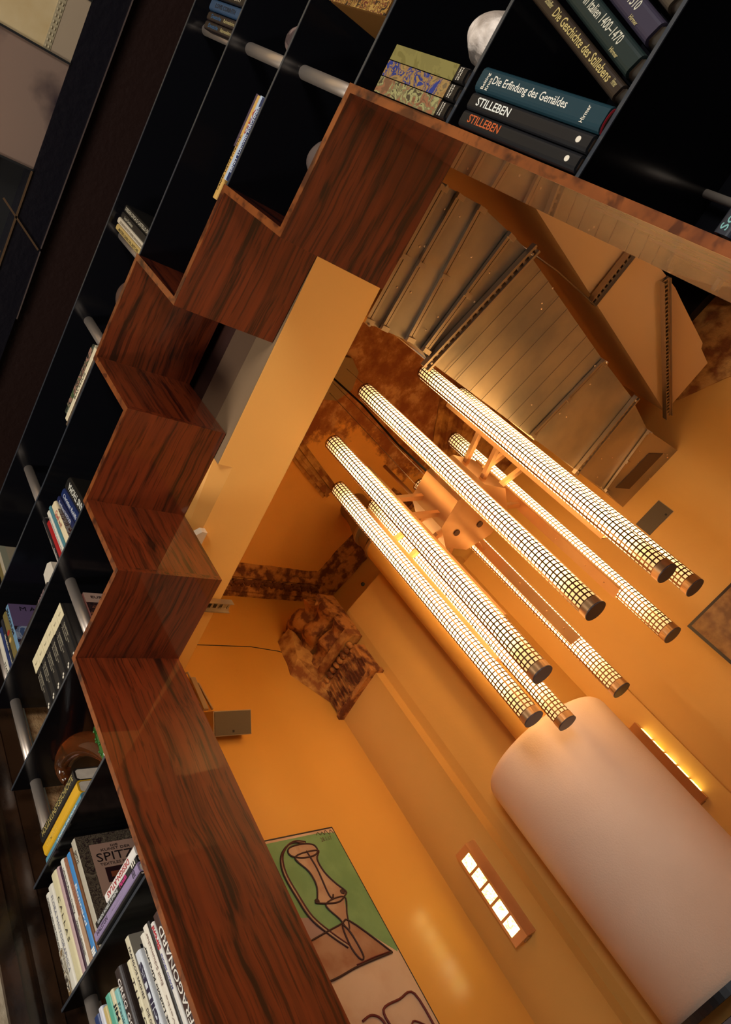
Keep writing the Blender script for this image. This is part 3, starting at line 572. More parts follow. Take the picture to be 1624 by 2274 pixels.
ag = bpy.data.materials.new('banded_agate'); ag.use_nodes = True; nt = ag.node_tree; b_ = nt.nodes['Principled BSDF']; b_.inputs['Roughness'].default_value = .08
tc = nt.nodes.new('ShaderNodeTexCoord'); wv = nt.nodes.new('ShaderNodeTexWave'); wv.wave_type = 'RINGS'; wv.rings_direction = 'Y'; wv.inputs['Scale'].default_value = 9; wv.inputs['Distortion'].default_value = 5; wv.inputs['Detail'].default_value = 4; wv.inputs['Detail Scale'].default_value = 1.2
nt.links.new(tc.outputs['Object'], wv.inputs['Vector']); cr = nt.nodes.new('ShaderNodeValToRGB'); e = cr.color_ramp.elements
e[0].color = hexc((92, 52, 62)); e[1].color = hexc((205, 175, 165)); q = e.new(.55); q.color = hexc((120, 78, 92)); q = e.new(.8); q.color = hexc((150, 90, 70))
nt.links.new(wv.outputs[0], cr.inputs[0]); nt.links.new(cr.outputs[0], b_.inputs['Base Color'])
ago = MB().blob((0, 0, 0), (.075, .035, .150), 5, .04, 36, 26).build('agate_slab', ag); ago.location = (-1.722, .155, zt + .155); tag(ago, 'banded purple agate slab standing against the left jamb', 'mineral')
# --- lowest visible shelf, left
zt = L[0] + B0
R = [(-1.6665, .0265, .287, (42, 92, 80), [('DEPERO', .12, .36, .3, .75, (205, 200, 160), 'tb', .02), ('ROVERETO', .42, .62, .35, .68, (205, 200, 160), 'tb'), ('DÜSSELDORF', .68, .90, .35, .68, (205, 200, 160), 'tb')], 'green book titled DEPERO against the left jamb'),
     (-1.7055, .0380, .290, (58, 34, 30), [('FRAGONARD', .12, .92, .30, .86, (225, 218, 205), 'bt', .01)], 'brown book titled FRAGONARD'),
     (-1.7235, .0170, .283, (220, 214, 204), [('Sironi', .03, .24, .1, .9, (185, 25, 45), 'bt', .04), ('MARIO SIRONI', .28, .58, .3, .72, (70, 75, 150), 'bt')], 'white book with red and blue letters beside FRAGONARD'),
     (-1.7375, .0130, .296, (28, 22, 20), [], 'narrow black book between the white ones'),
     (-1.7630, .0245, .298, (224, 214, 196), [('Emil Schumacher', .06, .50, .28, .70, (130, 105, 95), 'bt'), ('Werke', .58, .85, .35, .6, (150, 130, 120), 'bt')], 'white book titled Emil Schumacher'),
     (-1.7860, .0225, .290, (222, 214, 196), [('Ernst Ludwig Kirchner', .10, .86, .22, .78, (30, 28, 32), 'bt', .03)], 'white book titled Ernst Ludwig Kirchner'),
     (-1.8335, .0275, .272, (205, 208, 212), [('B.GILLES', .10, .80, .20, .84, (34, 28, 58), 'bt', .05)], 'pale grey book with bold B.GILLES'),
     (-1.8620, .0275, .328, (205, 194, 165), [('FRANÇOIS SAGNES', .08, .48, .30, .70, (45, 40, 40), 'tb'), ('DIE OSTERINSEL', .55, .86, .3, .66, (60, 50, 50), 'tb'), ('FR', .10, .16, .1, .35, (35, 35, 40), 'cov', .03)], 'tall beige book with grey cover behind the white ones'),
     (-1.8830, .0200, .280, (214, 204, 170), [('T I L S O N', .16, .70, .25, .75, (60, 50, 45), 'tb')], 'cream book with spaced letters T I L S O N'),
     (-1.9585, .0410, .298, (44, 32, 30), [('GREG GORMAN', .08, .80, .28, .66, (225, 215, 205), 'tb', .015)], 'thick dark brown book titled GREG GORMAN'),
     (-1.9835, .0240, .262, (125, 180, 175), [('Frank Auerbach', .12, .70, .25, .75, (60, 90, 95), 'tb')], 'turquoise book titled Frank Auerbach'),
     (-2.0050, .0205, .275, (210, 198, 160), [('JIM DINE', .12, .60, .10, .90, (30, 40, 42), 'tb', .03)], 'cream book titled JIM DINE'),
     (-2.0380, .0320, .278, (88, 165, 140), [('DINOSAUR', .4, .8, .3, .6, (40, 90, 80), 'tb')], 'mint green book at the lower left row'),
     (-2.0625, .0235, .262, (196, 172, 110), [('D', .35, .4, .3, .7, (140, 115, 60), 'h')], 'ochre book between the mint and navy books'),
     (-2.1230, .0340, .270, (38, 56, 100), [], 'navy book at the left of the lowest row'),
     (-2.0870, .0230, .275, (205, 205, 212), [], 'white book beside the navy one in the lowest row')]
for x, t, h, c, tx, lab in R:
    ex = [('cover_panel', 'cov', 0, 1, 0, 1, (140, 132, 118))] if 'beige book with grey' in lab else []
    book(x, zt, t, h, c, tx, y=.02, label=lab, extras=ex)
# --- lowest visible shelf, right edge of the picture
for k, (dz, t, c, lab, tx) in enumerate([(0, .018, (200, 200, 200), 'white book at the bottom of the stack at the right edge', []), (.018, .014, (130, 40, 110), 'magenta book above the white one at the right edge', []),
        (.032, .026, (40, 62, 110), 'blue book under the dark one at the right edge', []), (.058, .030, (34, 36, 44), 'dark book on top of the stack at the right edge', [('Sonderausstellung', .02, .6, .25, .75, (120, 170, 165), 'tb')])]):
    book(.207, zt + dz, t, .29, c, tx, lie=-1, y=-.005, d=.2, label=lab)

# ------------------------------------------------------------------ chandelier
def emis(name, prof, k):
    m = bpy.data.materials.new(name); m.use_nodes = True; nt = m.node_tree; nt.nodes.clear()
    out = nt.nodes.new('ShaderNodeOutputMaterial'); em = nt.nodes.new('ShaderNodeEmission'); em.inputs[0].default_value = WARM + (1,)
    tc = nt.nodes.new('ShaderNodeTexCoord'); sp = nt.nodes.new('ShaderNodeSeparateXYZ'); nt.links.new(tc.outputs['Generated'], sp.inputs[0])
    cr = nt.nodes.new('ShaderNodeValToRGB'); e = cr.color_ramp.elements
    e[0].position = 0; e[0].color = (.075, .075, .075, 1); e[1].position = 1; e[1].color = (.075, .075, .075, 1)
    for p, v in ((.05, .11), (.13, .50), (.25, 1.0), (.82, 1.0), (.90, .45), (.96, .12)):
        q = e.new(p); q.color = (v, v, v, 1)
    nt.links.new(sp.outputs[2], cr.inputs[0])
    mu = nt.nodes.new('ShaderNodeMath'); mu.operation = 'MULTIPLY'; mu.inputs[1].default_value = k; nt.links.new(cr.outputs[0], mu.inputs[0])
    nt.links.new(mu.outputs[0], em.inputs[1]); nt.links.new(em.outputs[0], out.inputs[0]); return m
M_TUBE = emis('glowing_tube', None, TUBE_E)
CX, CY, ZB0, ZT0 = -0.94, 1.72, 2.32, 3.92
ch = thing('chandelier', (CX, CY, ZB0), 'large hanging chandelier of eight vertical glowing tubes around an octagonal copper hub', 'chandelier')
TP = [(-0.330, 1.640), (-0.318, 1.627)]
LL = 1.6
ring = [(-.340, 1.642), (-.364, 1.838), (-.517, 1.938), (-.719, 1.916), (-.834, 1.764), (-.806, 1.577), (-.655, 1.456), (-.465, 1.466)]
ring = [(a * LL, b * LL - 1.0) for a, b in ring]
NR, NA, RG = 78, 14, 0.0430
gm = MB(); pz = (LL - 0.037) / NR; hw = .145
for i in range(NR + 1):
    z = ZB0 - ZB0 + 0.035 + i * pz; za, zb_ = z - pz * hw, z + pz * hw
    if i == 0: za = 0.0
    if i == NR: zb_ = LL
    n = 32; vs = [(RG * math.cos(2 * PI * k / n), RG * math.sin(2 * PI * k / n), zz) for zz in (za, zb_) for k in range(n)]
    gm.add(vs, [(k, (k + 1) % n, (k + 1) % n + n, k + n) for k in range(n)], True)
for k in range(NA):
    a = 2 * PI * k / NA; da = 2 * PI / NA * hw
    wq = 2.2 if k % 7 == 2 else 1.0
    vs = [((RG + .0003) * math.cos(a + s * da * wq), (RG + .0003) * math.sin(a + s * da * wq), zz) for zz in (0.0, LL) for s in (-1, 1)]
    gm.add(vs, [(0, 1, 3, 2)], True)
sleeve0 = gm.build('sleeve', M_GRID)
tb0 = MB().tube([(0, 0, 0.03), (0, 0, LL - 0.01)], 0.0400, 24).build('light_tube', M_TUBE)
cap0 = MB().tube([(0, 0, -0.001), (0, 0, 0.004)], RG + .0012, 32).build('end_cap', M_CAP)
col0 = MB().tube([(0, 0, 0.004), (0, 0, 0.034)], RG + .0008, 32, False).build('collar', M_COP)
for i, (tx_, ty_) in enumerate(ring):
    if i == 0: t_, s_, c_, k_ = tb0, sleeve0, cap0, col0
    else: t_, s_, c_, k_ = [o.copy() for o in (tb0, sleeve0, cap0, col0)]; [COL.objects.link(o) for o in (t_, s_, c_, k_)]
    t_.parent = ch; t_.location = (tx_ - CX, ty_ - CY, 0)
    for o in (s_, c_, k_): o.parent = t_; o.location = (0, 0, 0)
    # copper channel on the inner side of the tube, and two brackets to the hub
    d = Vector((CX - tx_, CY - ty_, 0)).normalized(); p = Vector((tx_, ty_, 0)) + d * (RG + 0.008)
    side = Vector((-d.y, d.x, 0))
    chn = MB(); z0, z1 = 2.60, 3.66
    a = p - side * .026; b = p + side * .026
    chn.bar(p + Vector((0, 0, z0)), p + Vector((0, 0, z1)), .052, .006, d)
    chn.bar(a + d * -.008 + Vector((0, 0, z0)), a + d * -.008 + Vector((0, 0, z1)), .003, .018, d); chn.bar(b + d * -.008 + Vector((0, 0, z0)), b + d * -.008 + Vector((0, 0, z1)), .003, .018, d)
    for zz in (2.68, 2.80, 3.00, 3.30, 3.5): chn.blob(p + d * .006 + Vector((0, 0, zz)), (.0045, .0045, .0045), 0, 0, 8, 6)
    co = chn.build('channel', M_COP, ch)
    for zz in (3.285, 3.42):
        br = MB().bar(p + Vector((0, 0, zz)), Vector((CX, CY, 0)) - d * .17 + Vector((0, 0, zz)), .024, .022)
        br.build('bracket', M_COP, ch)
oc = [(CX + .197 * math.cos(PI * k / 4 + .33), CY + .197 * math.sin(PI * k / 4 + .33)) for k in range(8)]
hub = MB().prism(oc, 3.222, 3.475).build('hub', M_COP, ch)
for (hx, hy) in [(-1.035, 1.66), (-.965, 1.775)]:
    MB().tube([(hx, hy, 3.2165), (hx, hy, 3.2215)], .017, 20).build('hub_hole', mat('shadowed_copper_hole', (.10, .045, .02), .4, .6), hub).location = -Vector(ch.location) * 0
MB().tube([(CX, CY, 3.475), (CX - .01, CY, 3.9), (CX + .01, CY, 4.3), (CX, CY, HC - .03)], .006, 10).build('cable', M_DARK, ch)
for dx, dy in ((.1, .08), (-.12, .05), (.02, -.13)):
    MB().tube([(CX + dx, CY + dy, 3.475), (CX + dx * .8, CY + dy * .8, HC - .03)], .0018, 6).build('suspension_wire', M_GALV2, ch)
MB().tube([(CX - .17, CY + .05, 3.46), (CX - .17, CY + .05, 3.95)], .010, 10).build('stay_rod', M_COP, ch)
MB().prism([(CX + .155 * math.cos(PI * k / 4 + .2), CY + .03 + .155 * math.sin(PI * k / 4 + .2)) for k in range(8)], HC - .03, HC).build('canopy', mat('olive_canopy_plate', (.30, .22, .11), .5, .3), ch)
for o in hub.children: o.location = (0, 0, 0)

# ------------------------------------------------------------------ hood, pipe, far details
hd = thing('extractor_hood', (-1.69, 2.27, 1.345), 'huge pale pink rounded plaster hood bulging from the back wall', 'hood')
ang = [PI + 1.35 * PI * k / 54 for k in range(55)]
HX, HY, HR = -1.712, 2.268, .352
hp = [(HX + HR * math.cos(a), HY + HR * math.sin(a)) for a in ang]
hp = [(HX - HR, HY + .03)] + hp
hm = MB(); n = len(hp)
bev = [(0, 1.345, 0), (0, 2.455, 0), (.004, 2.475, 0), (.014, 2.492, 0), (.03, 2.498, 0)]
rows = []
for off, z, _ in bev:
    rows.append([(x + (HX - x) * off / HR, y + (HY - y) * off / HR if y < HY else y, z) for x, y in hp])
vs = [p for r_ in rows for p in r_]
hm.add(vs, [(j * n + i, j * n + i + 1, (j + 1) * n + i + 1, (j + 1) * n + i) for j in range(len(rows) - 1) for i in range(n - 1)], True)
hm.add(rows[-1], [tuple(range(n))]); hm.add(rows[0], [tuple(range(n - 1, -1, -1))])
hm.add([rows[0][0], rows[0][-1], rows[-1][-1], rows[-1][0]], [(0, 1, 2, 3)])
hm.build('hood_shell', M_HOOD, hd)
MB().prism([(HX + (HR + .012) * math.cos(a), HY + (HR + .012) * math.sin(a)) for a in ang], 1.315, 1.345).build('rim', mat('black_rubber_rim', (.012, .013, .016), .3), hd)
for k, ((x0, y0), (x1, y1), m) in enumerate([((-2.0, 1.98), (-1.62, 2.2), mat('grey_appliance', (.16, .15, .17), .35)), ((-1.6, 1.93), (-1.36, 2.2), mat('brown_bar_shelf', (.16, .07, .03), .4))]):
    o = MB().box((x0, y0, .9), (x1, y1, 1.27)).box((x0 + .01, y0 - .012, .93), (x1 - .01, y0, 1.24)).build('bar_cabinet' if k else 'bar_appliance', m)
    tag(o, 'brown wooden bar shelf unit under the hood at the lower right corner' if k else 'grey appliance under the hood at the lower right corner', 'cabinet' if k else 'appliance')
pp = MB(); P = []
for i in range(9):
    a = PI / 2 * i / 8; P.append((-1.63 - .22 + .22 * math.sin(a) , 2.16, 4.42 - .0 + .20 * math.cos(a)))
P = [(-1.77, 2.47, HC), (-1.765, 2.46, 4.58), (-1.75, 2.41, 4.46), (-1.72, 2.33, 4.35), (-1.685, 2.25, 4.25), (-1.655, 2.19, 4.13), (-1.645, 2.16, 4.0)]
pipe = thing('exhaust_pipe', (-1.645, 2.16, 2.5), 'round exhaust pipe running from the ceiling down to the hood', 'pipe')
pp.tube(P, .105, 28, False).build('elbow', mat('dull_zinc', (.28, .19, .10), .5, .5), pipe)
MB().tube([(-1.645, 2.16, 2.50), (-1.645, 2.16, 4.0)], .104, 32, False).build('painted_pipe', M_WALL, pipe)
pc = MB()
for z in (4.0, 4.14): pc.tube([(-1.645, 2.16, z - .012), (-1.645, 2.16, z + .012)], .110, 28)
pc.build('pipe_clamp', M_GALV2, pipe)

# sconces
def sconce(A, B, C, z0, z1, win_face, label):
    """A,B,C footprint corners (A and C at the wall side), windows on face AB or BC"""
    g = thing('wall_sconce', ((A[0] + C[0]) / 2, C[1], z0), label, 'wall lamp', 'copper wall lamps beside the hood')
    back = (A[0] + (C[0] - B[0]), A[1] + (C[1] - B[1]))
    MB().prism([A, B, C, back], z0, z1).build('housing', M_COP, g)
    P0, P1 = (A, B) if win_face == 0 else (B, C)
    P0 = Vector((P0[0], P0[1], 0)); P1 = Vector((P1[0], P1[1], 0)); u = P1 - P0; nrm = Vector((u.y, -u.x, 0)).normalized()
    H = z1 - z0
    for i in range(5):
        a = z0 + H * (.085 + .172 * i); b = a + H * .142
        q0 = P0 + u * .16 + nrm * .0012; q1 = P0 + u * .86 + nrm * .0012
        w = MB().add([q0 + Vector((0, 0, a)), q1 + Vector((0, 0, a)), q1 + Vector((0, 0, b)), q0 + Vector((0, 0, b))], [(0, 1, 2, 3)])
        w.add([q0 - nrm * .001 + Vector((0, 0, a)), q1 - nrm * .001 + Vector((0, 0, a)), q1 - nrm * .001 + Vector((0, 0, b)), q0 - nrm * .001 + Vector((0, 0, b))], [(0, 3, 2, 1)])
        w.build('lamp_pane', M_PANE, g)
    MB().box((A[0] * .5 + C[0] * .5 - .02, A[1] * .5 + C[1] * .5, z0 - .004), (A[0] * .5 + C[0] * .5 + .02, A[1] * .5 + C[1] * .5 + .03, z0)).build('base_plate', M_GALV2, g)
    return g
def pane_mat():
    m = bpy.data.materials.new('glowing_alabaster_pane'); m.use_nodes = True; nt = m.node_tree; nt.nodes.clear()
    out = nt.nodes.new('ShaderNodeOutputMaterial'); em = nt.nodes.new('ShaderNodeEmission')
    tc = nt.nodes.new('ShaderNodeTexCoord'); n = nt.nodes.new('ShaderNodeTexNoise'); n.inputs['Scale'].default_value = 9; n.inputs['Distortion'].default_value = 3; n.inputs['Detail'].default_value = 3
    nt.links.new(tc.outputs['Object'], n.inputs['Vector'])
    cr = nt.nodes.new('ShaderNodeValToRGB'); e = cr.color_ramp.elements
    e[0].position = .42; e[0].color = (1, .80, .40, 1); e[1].position = .49; e[1].color = (.80, .60, .055, 1); q = e.new(.56); q.color = (1, .78, .30, 1)
    nt.links.new(n.outputs[0], cr.inputs[0]); nt.links.new(cr.outputs[0], em.inputs[0]); em.inputs[1].default_value = SCONCE_E / 2
    nt.links.new(em.outputs[0], out.inputs[0]); return m
M_PANE = pane_mat()
sconce((-2.417, 2.090), (-2.324, 2.090), (-2.300, 2.142), 1.940, 2.422, 0, 'copper wall lamp with five lit panes left of the rounded hood')
sconce((-1.600, 2.830), (-1.513, 2.835), (-1.530, 2.90), 1.942, 2.420, 1, 'copper wall lamp half hidden behind the right edge of the hood')

# ruined capital and cornices
def rough_obj(mb, name, m, seed, amp, parent=None):
    rnd = random.Random(seed); o = mb.build(name, m, parent)
    bm = bmesh.new(); bm.from_mesh(o.data); bmesh.ops.triangulate(bm, faces=bm.faces); 
    bmesh.ops.subdivide_edges(bm, edges=bm.edges, cuts=2, use_grid_fill=True)
    from mathutils import noise
    for v in bm.verts:
        d = noise.noise_vector(v.co * 7 + Vector((seed, 0, 0))) + noise.noise_vector(v.co * 21) * .5
        v.co += d * amp
    bm.to_mesh(o.data); bm.free(); return o
cp = thing('ruined_capital', (-2.4, 2.14, 3.48), 'broken stucco capital and entablature at the corner above the pilaster', 'capital')
rough_obj(MB().box((-2.60, 2.095, 3.485), (-2.19, 2.199, 3.515)).box((-2.59, 2.115, 3.515), (-2.20, 2.199, 3.72)), 'capital_block', M_RUIN, 2, .008, cp)
ll = MB()
for i in range(9):
    x = -2.56 + i * .042; ll.blob((x, 2.105, 3.735), (.019, .018, .026), i, .1, 12, 8)
for i in range(14):
    x = -2.575 + i * .028; ll.bar((x, 2.112, 3.53), (x + .012, 2.108, 3.69), .007, .008, (0, 1, 0))
ll.build('leaf_ornament', M_RUIN, cp)
rough_obj(MB().box((-2.61, 2.075, 3.765), (-2.17, 2.199, 3.82)).box((-2.6, 2.10, 3.82), (-2.20, 2.199, 3.86)), 'capital_moulding', M_RUIN2, 5, .012, cp)
prof = []
def cubic(*p): prof.extend(p)
zz_ = [3.80 + .46 * k / 46 for k in range(47)]
for z in zz_:
    u = (z - 3.80) / .46
    y = 2.125 - .05 * abs(math.sin(PI * u * 3.0)) ** .6 - .035 * u + (.03 if .30 < u < .36 else 0)
    prof.append((y, z))
ent = MB(); nx = 26; vs = []
for i in range(nx + 1):
    x = -2.60 + .43 * i / nx
    top = 4.26 - .05 * math.sin(i * .9) - .30 * max(0, (i / nx - .45)) ** 1.0
    for y, z in prof: vs.append((x, y + .02 * math.sin(i * .5 + z * 9), min(z, top)))
k = len(prof)
ent.add(vs, [(i * k + j, i * k + j + 1, (i + 1) * k + j + 1, (i + 1) * k + j) for i in range(nx) for j in range(k - 1)])
vb = [(x, 2.199, z) for x, y, z in vs]
ent.add(vb, [(i * k + j, (i + 1) * k + j, (i + 1) * k + j + 1, i * k + j + 1) for i in range(nx) for j in range(k - 1)])
ent.add([vs[j] for j in range(k)] + [vb[j] for j in range(k)], [(j, j + 1, j + 1 + k, j + k) for j in range(k - 1)])
e0 = nx * k
ent.add([vs[e0 + j] for j in range(k)] + [vb[e0 + j] for j in range(k)], [(j, j + k, j + 1 + k, j + 1) for j in range(k - 1)])
for j in (0, k - 1): ent.add([vs[i * k + j] for i in range(nx + 1)] + [vb[i * k + j] for i in range(nx + 1)], [(i, i + nx + 1, i + nx + 2, i + 1) for i in range(nx)])
rough_obj(ent, 'entablature', M_RUIN, 9, .010, cp)
st_ = MB().add([(-2.60, 1.93, 3.86), (-2.60, 2.12, 3.62), (-2.60, 2.12, 4.24), (-2.60, 1.99, 4.16), (-2.50, 2.12, 3.70), (-2.50, 2.06, 4.2), (-2.53, 2.0, 3.95)], [(0, 1, 6), (1, 4, 6), (4, 5, 6), (5, 3, 6), (3, 0, 6), (2, 5, 3), (1, 4, 2), (4, 5, 2)])
rough_obj(st_, 'entablature_return', M_RUIN2, 12, .012, cp)
cn = thing('left_cornice', (-2.5, 1.6, 4.60), 'carved dark cornice under the ceiling along the left wall', 'cornice')
def mould(p0, p1, nrm, prof, name, m, seed, par, amp=.006, seg=10):
    p0 = Vector(p0); p1 = Vector(p1); nrm = Vector(nrm).normalized()
    mb = MB(); k = len(prof); vs = []
    for i in range(seg + 1):
        b = p0.lerp(p1, i / seg)
        for d, z in prof: vs.append(b + nrm * d + Vector((0, 0, z)))
    mb.add(vs, [(i * k + j, i * k + j + 1, (i + 1) * k + j + 1, (i + 1) * k + j) for i in range(seg) for j in range(k - 1)])
    return rough_obj(mb, name, m, seed, amp, par)
PR = [(.0, -.004), (.02, -.004), (.03, .006), (.045, .004), (.06, .016), (.075, .020), (.13, .034), (.145, .026), (.16, .034), (.175, .052), (.20, .056), (.215, .066), (.235, .078)]
mould((-2.60, .66, 4.606), (-2.60, 2.70, 4.606), (1, 0, 0), PR, 'moulding', M_RUIN, 3, cn, .004, 30)
eg = MB()
for i in range(22):
    y = .75 + i * .084; eg.blob((-2.497 + .004 * math.sin(i * 2), y, 4.628), (.026, .036, .014), i, .4, 14, 10); eg.blob((-2.512, y + .04, 4.622), (.014, .014, .012), i + 50, .3, 10, 8); eg.blob((-2.478, y + .045, 4.632), (.012, .016, .010), i + 90, .3, 10, 8)
rough_obj(eg, 'acanthus_ornament', mat('dark_carved_stucco', (.17, .055, .018), .8, bump=.8, bscale=60), 4, .004, cn)
cb = thing('back_cornice', (-2.1, 2.8, 4.60), 'damaged cornice under the ceiling along the back wall', 'cornice')
mould((-2.60, 2.685, 4.606), (-1.62, 2.95, 4.606), (.26, -.966, 0), PR, 'moulding', M_RUIN, 7, cb, .008, 20)
fc = thing('far_cornice', (-1.2, 3.0, 4.50), 'ribbed plaster moulding near the ceiling behind the chandelier', 'cornice')
mould((-.72, 2.70, 4.66), (-1.75, 3.27, 4.66), (-.48, -.87, 0), [(0, -.14), (.02, -.13), (.02, -.07), (.05, -.06), (.055, .0), (.10, .01)], 'moulding', M_RUIN2, 8, fc, .004, 12)
MB().prism([(-.72, 2.70), (-1.75, 3.27), (-1.70, 3.6), (0.0, 3.6), (.0, 2.72)], 4.50, HC).build('boxed_ceiling', M_RUIN2, fc)
cmx = MB()
for off, h_ in ((-.05, .02), (-.028, .035), (.0, .022), (.026, .04), (.05, .018)):
    u_ = Vector((-.24, .43, 0)).normalized(); s_ = Vector((-u_.y, u_.x, 0)); a_ = Vector((-1.16, 1.24, HC - h_ / 2)) + s_ * off; b_2 = Vector((-1.70, 2.19, HC - h_ / 2)) + s_ * off
    cmx.bar(a_, b_2, .024, h_)
cm_o = rough_obj(cmx, 'ceiling_moulding', M_RUIN2, 31, .006); cm_o['kind'] = 'structure'
# crack lines and upper wall seam
tag(MB().tube([(-2.599, .7, 4.112), (-2.599, 1.0, 4.110), (-2.599, 1.25, 4.113), (-2.599, 1.5, 4.111), (-2.599, 1.75, 4.106), (-2.599, 1.95, 4.07), (-2.599, 2.06, 4.02)], .0028, 6).build('surface_cable', M_DARK), 'thin dark cable running along the upper part of the left wall', 'cable')

# ------------------------------------------------------------------ ventilation duct
dz = 3.38
du = thing('ventilation_duct', (-.3, 2.0, dz), 'wide galvanised ventilation duct hanging from the ceiling and entering the far wall', 'duct')
Lx = [(-.350, .700), (-.348, .92), (-.362, 1.02), (-.385, 1.068), (-.520, 1.94), (-.60, 2.45), (-.66, 2.85), (-.722, 3.152)]
Rx = [(.172, .700), (.188, .90), (.170, 1.10), (.152, 1.235), (-.050, 2.08), (-.140, 2.50), (-.250, 2.84), (-.277, 3.268)]
segm = list(zip(Lx, Rx))
hgt = .42
for i in range(len(segm) - 1):
    (a, b), (c, d_) = segm[i], segm[i + 1]
    e = 0.006 if i % 2 else 0.0
    MB().prism([a, b, d_, c], dz + e, dz + hgt).build('duct_section', M_GALV, du)
def flange(a, b, w=.030, slots=False, drop=.0, ext=.0, nm='flange'):
    a = Vector((a[0], a[1], dz - .006 - drop)); b = Vector((b[0], b[1], dz - .006 - drop)); t = (b - a).normalized(); a -= t * ext; b += t * ext
    mb = MB(); s = Vector((-t.y, t.x, 0))
    if not slots:
        mb.bar(a - s * w * .25, b - s * w * .25, w * .42, .014); mb.bar(a + s * w * .28, b + s * w * .28, w * .35, .010)
        for k in (.02, .5, .98): mb.bar(a.lerp(b, k) - s * w * .6 - Vector((0, 0, .01)), a.lerp(b, k) + s * w * .6 - Vector((0, 0, .01)), .018, .012)
    else:
        Ln = (b - a).length; mb.bar(a - s * w * .40, b - s * w * .40, w * .25, .022); mb.bar(a + s * w * .40, b + s * w * .40, w * .25, .022)
        q = 0.0
        while q < Ln - .01:
            mb.bar(a + t * q, a + t * min(Ln, q + .012), w * .6, .004); q += .032
        mb.bar(a + Vector((0, 0, .012)), b + Vector((0, 0, .012)), w, .002)
    mb.build(nm, M_GALV2, du)
for i in (0, 1, 2): flange(Lx[i + 0], Rx[i + 0], .034)
flange((-.20 - .15, .78), (.180, .785), .03)
flange(Lx[3], Rx[3], .042, True, .012, .03, 'slotted_rail')
flange(Lx[4], Rx[4], .034); flange(Lx[5], Rx[5], .036, True, .01, .02, 'slotted_rail'); flange(Lx[6], Rx[6], .03)
sm = MB()
for k in (.05, .14, .23, .36, .47, .62, .74, .86):
    a = Vector((*Lx[3], dz - .001)).lerp(Vector((*Lx[4], dz - .001)), k); b = Vector((*Rx[3], dz - .001)).lerp(Vector((*Rx[4], dz - .001)), k); sm.bar(a, b, .0018, .002)
sm.build('seam', mat('dark_sheet_seam', (.16, .13, .10), .4, .6), du)
ri = MB(); rn = random.Random(3)
for i in range(46):
    k = rn.random(); j = rn.random() * 6.99; i0 = int(j); f = j - i0
    a = Vector((*Lx[i0], dz)).lerp(Vector((*Lx[i0 + 1], dz)), f); b = Vector((*Rx[i0], dz)).lerp(Vector((*Rx[i0 + 1], dz)), f)
    p = a.lerp(b, k); ri.blob((p.x, p.y, dz - .001), (.0045, .0045, .003), 0, 0, 8, 5)
ri.build('rivet', mat('bright_rivet', (.7, .5, .3), .3, .9), du)
MB().prism([(-.62, 2.93), (-.36, 3.00), (-.33, 3.14), (-.60, 3.07)], dz - .004, dz + .002).build('access_plate', mat('dark_access_plate', (.07, .035, .02), .5), du)
for k in (0, 3, 4, 5, 6):
    for p in (Lx[k], Rx[k]): MB().tube([(p[0], p[1], dz - .03), (p[0], p[1], HC)], .005, 8).build('hanger_rod', M_GALV2, du)

# drywall box beside the duct with perforated struts
bx = thing('drywall_box', (.1, 2.2, 3.5), 'tan boxed-in ceiling duct to the right of the galvanised duct', 'boxing')
bot = [(.262, 1.02), (.302, 1.302), (-.127, 3.085), (-.060, 3.10), (.221, 3.143), (.262, 2.985), (.288, 2.961), (.376, 2.565), (.411, 2.414), (.435, 1.9), (.46, 1.02)]
bot = [(.365, 1.02), (-.127, 3.087), (.221, 3.143), (.262, 2.985), (.288, 2.961), (.376, 2.565), (.411, 2.414), (.47, 1.9), (.58, 1.02)]
MB().prism(bot, 3.50, 4.35).build('box_shell', M_PANEL, bx)
def strut(a, b, z, w, label, nm='perforated_strut', up=None):
    a = Vector((*a, z)); b = Vector((*b, z)); t = (b - a).normalized(); s = Vector((-t.y, t.x, 0)); mb = MB()
    mb.bar(a - s * w * .5, b - s * w * .5, .003, .030); mb.bar(a - s * w * .38, b - s * w * .38, w * .25, .003); mb.bar(a + s * w * .38, b + s * w * .38, w * .25, .003); mb.bar(a + s * w * .5, b + s * w * .5, .003, .03)
    q = 0; Ln = (b - a).length
    while q < Ln - .012: mb.bar(a + t * q, a + t * (q + .010), w * .55, .003); q += .026
    mb.bar(a + Vector((0, 0, .014)), b + Vector((0, 0, .014)), w, .002)
    o = mb.build(nm, M_GALV2); tag(o, label, 'metal strut', 'perforated steel struts'); return o
strut((.40, 1.915), (.134, 1.875), 3.470, .045, 'short perforated steel strut under the tan ceiling box')
strut((.405, 2.245), (-.140, 3.075), 3.462, .042, 'long perforated steel strut at the far end of the tan ceiling box')
strut((-1.60, .56), (-1.60, .705), 3.262, .045, 'perforated steel bracket at the left end of the soffit')
tag(MB().tube([(.135, 1.90, 3.465), (.165, 1.60, 3.52), (.17, 1.26, 3.56)], .004, 8).build('support_rod', M_GALV2), 'thin steel rod between the duct and the short strut', 'rod')
em_ = (rough_obj(MB().prism([fw(-.03, .03), fw(.30, .03), fw(1.0, .03), fw(1.0, 0), fw(-.03, 0)], lambda p: 3.60 - .22 * max(0, min(1, (p[0] + .03) / .4)), 3.90), 'wall_far_masonry', M_RUIN2, 21, .022)); em_['kind'] = 'structure'

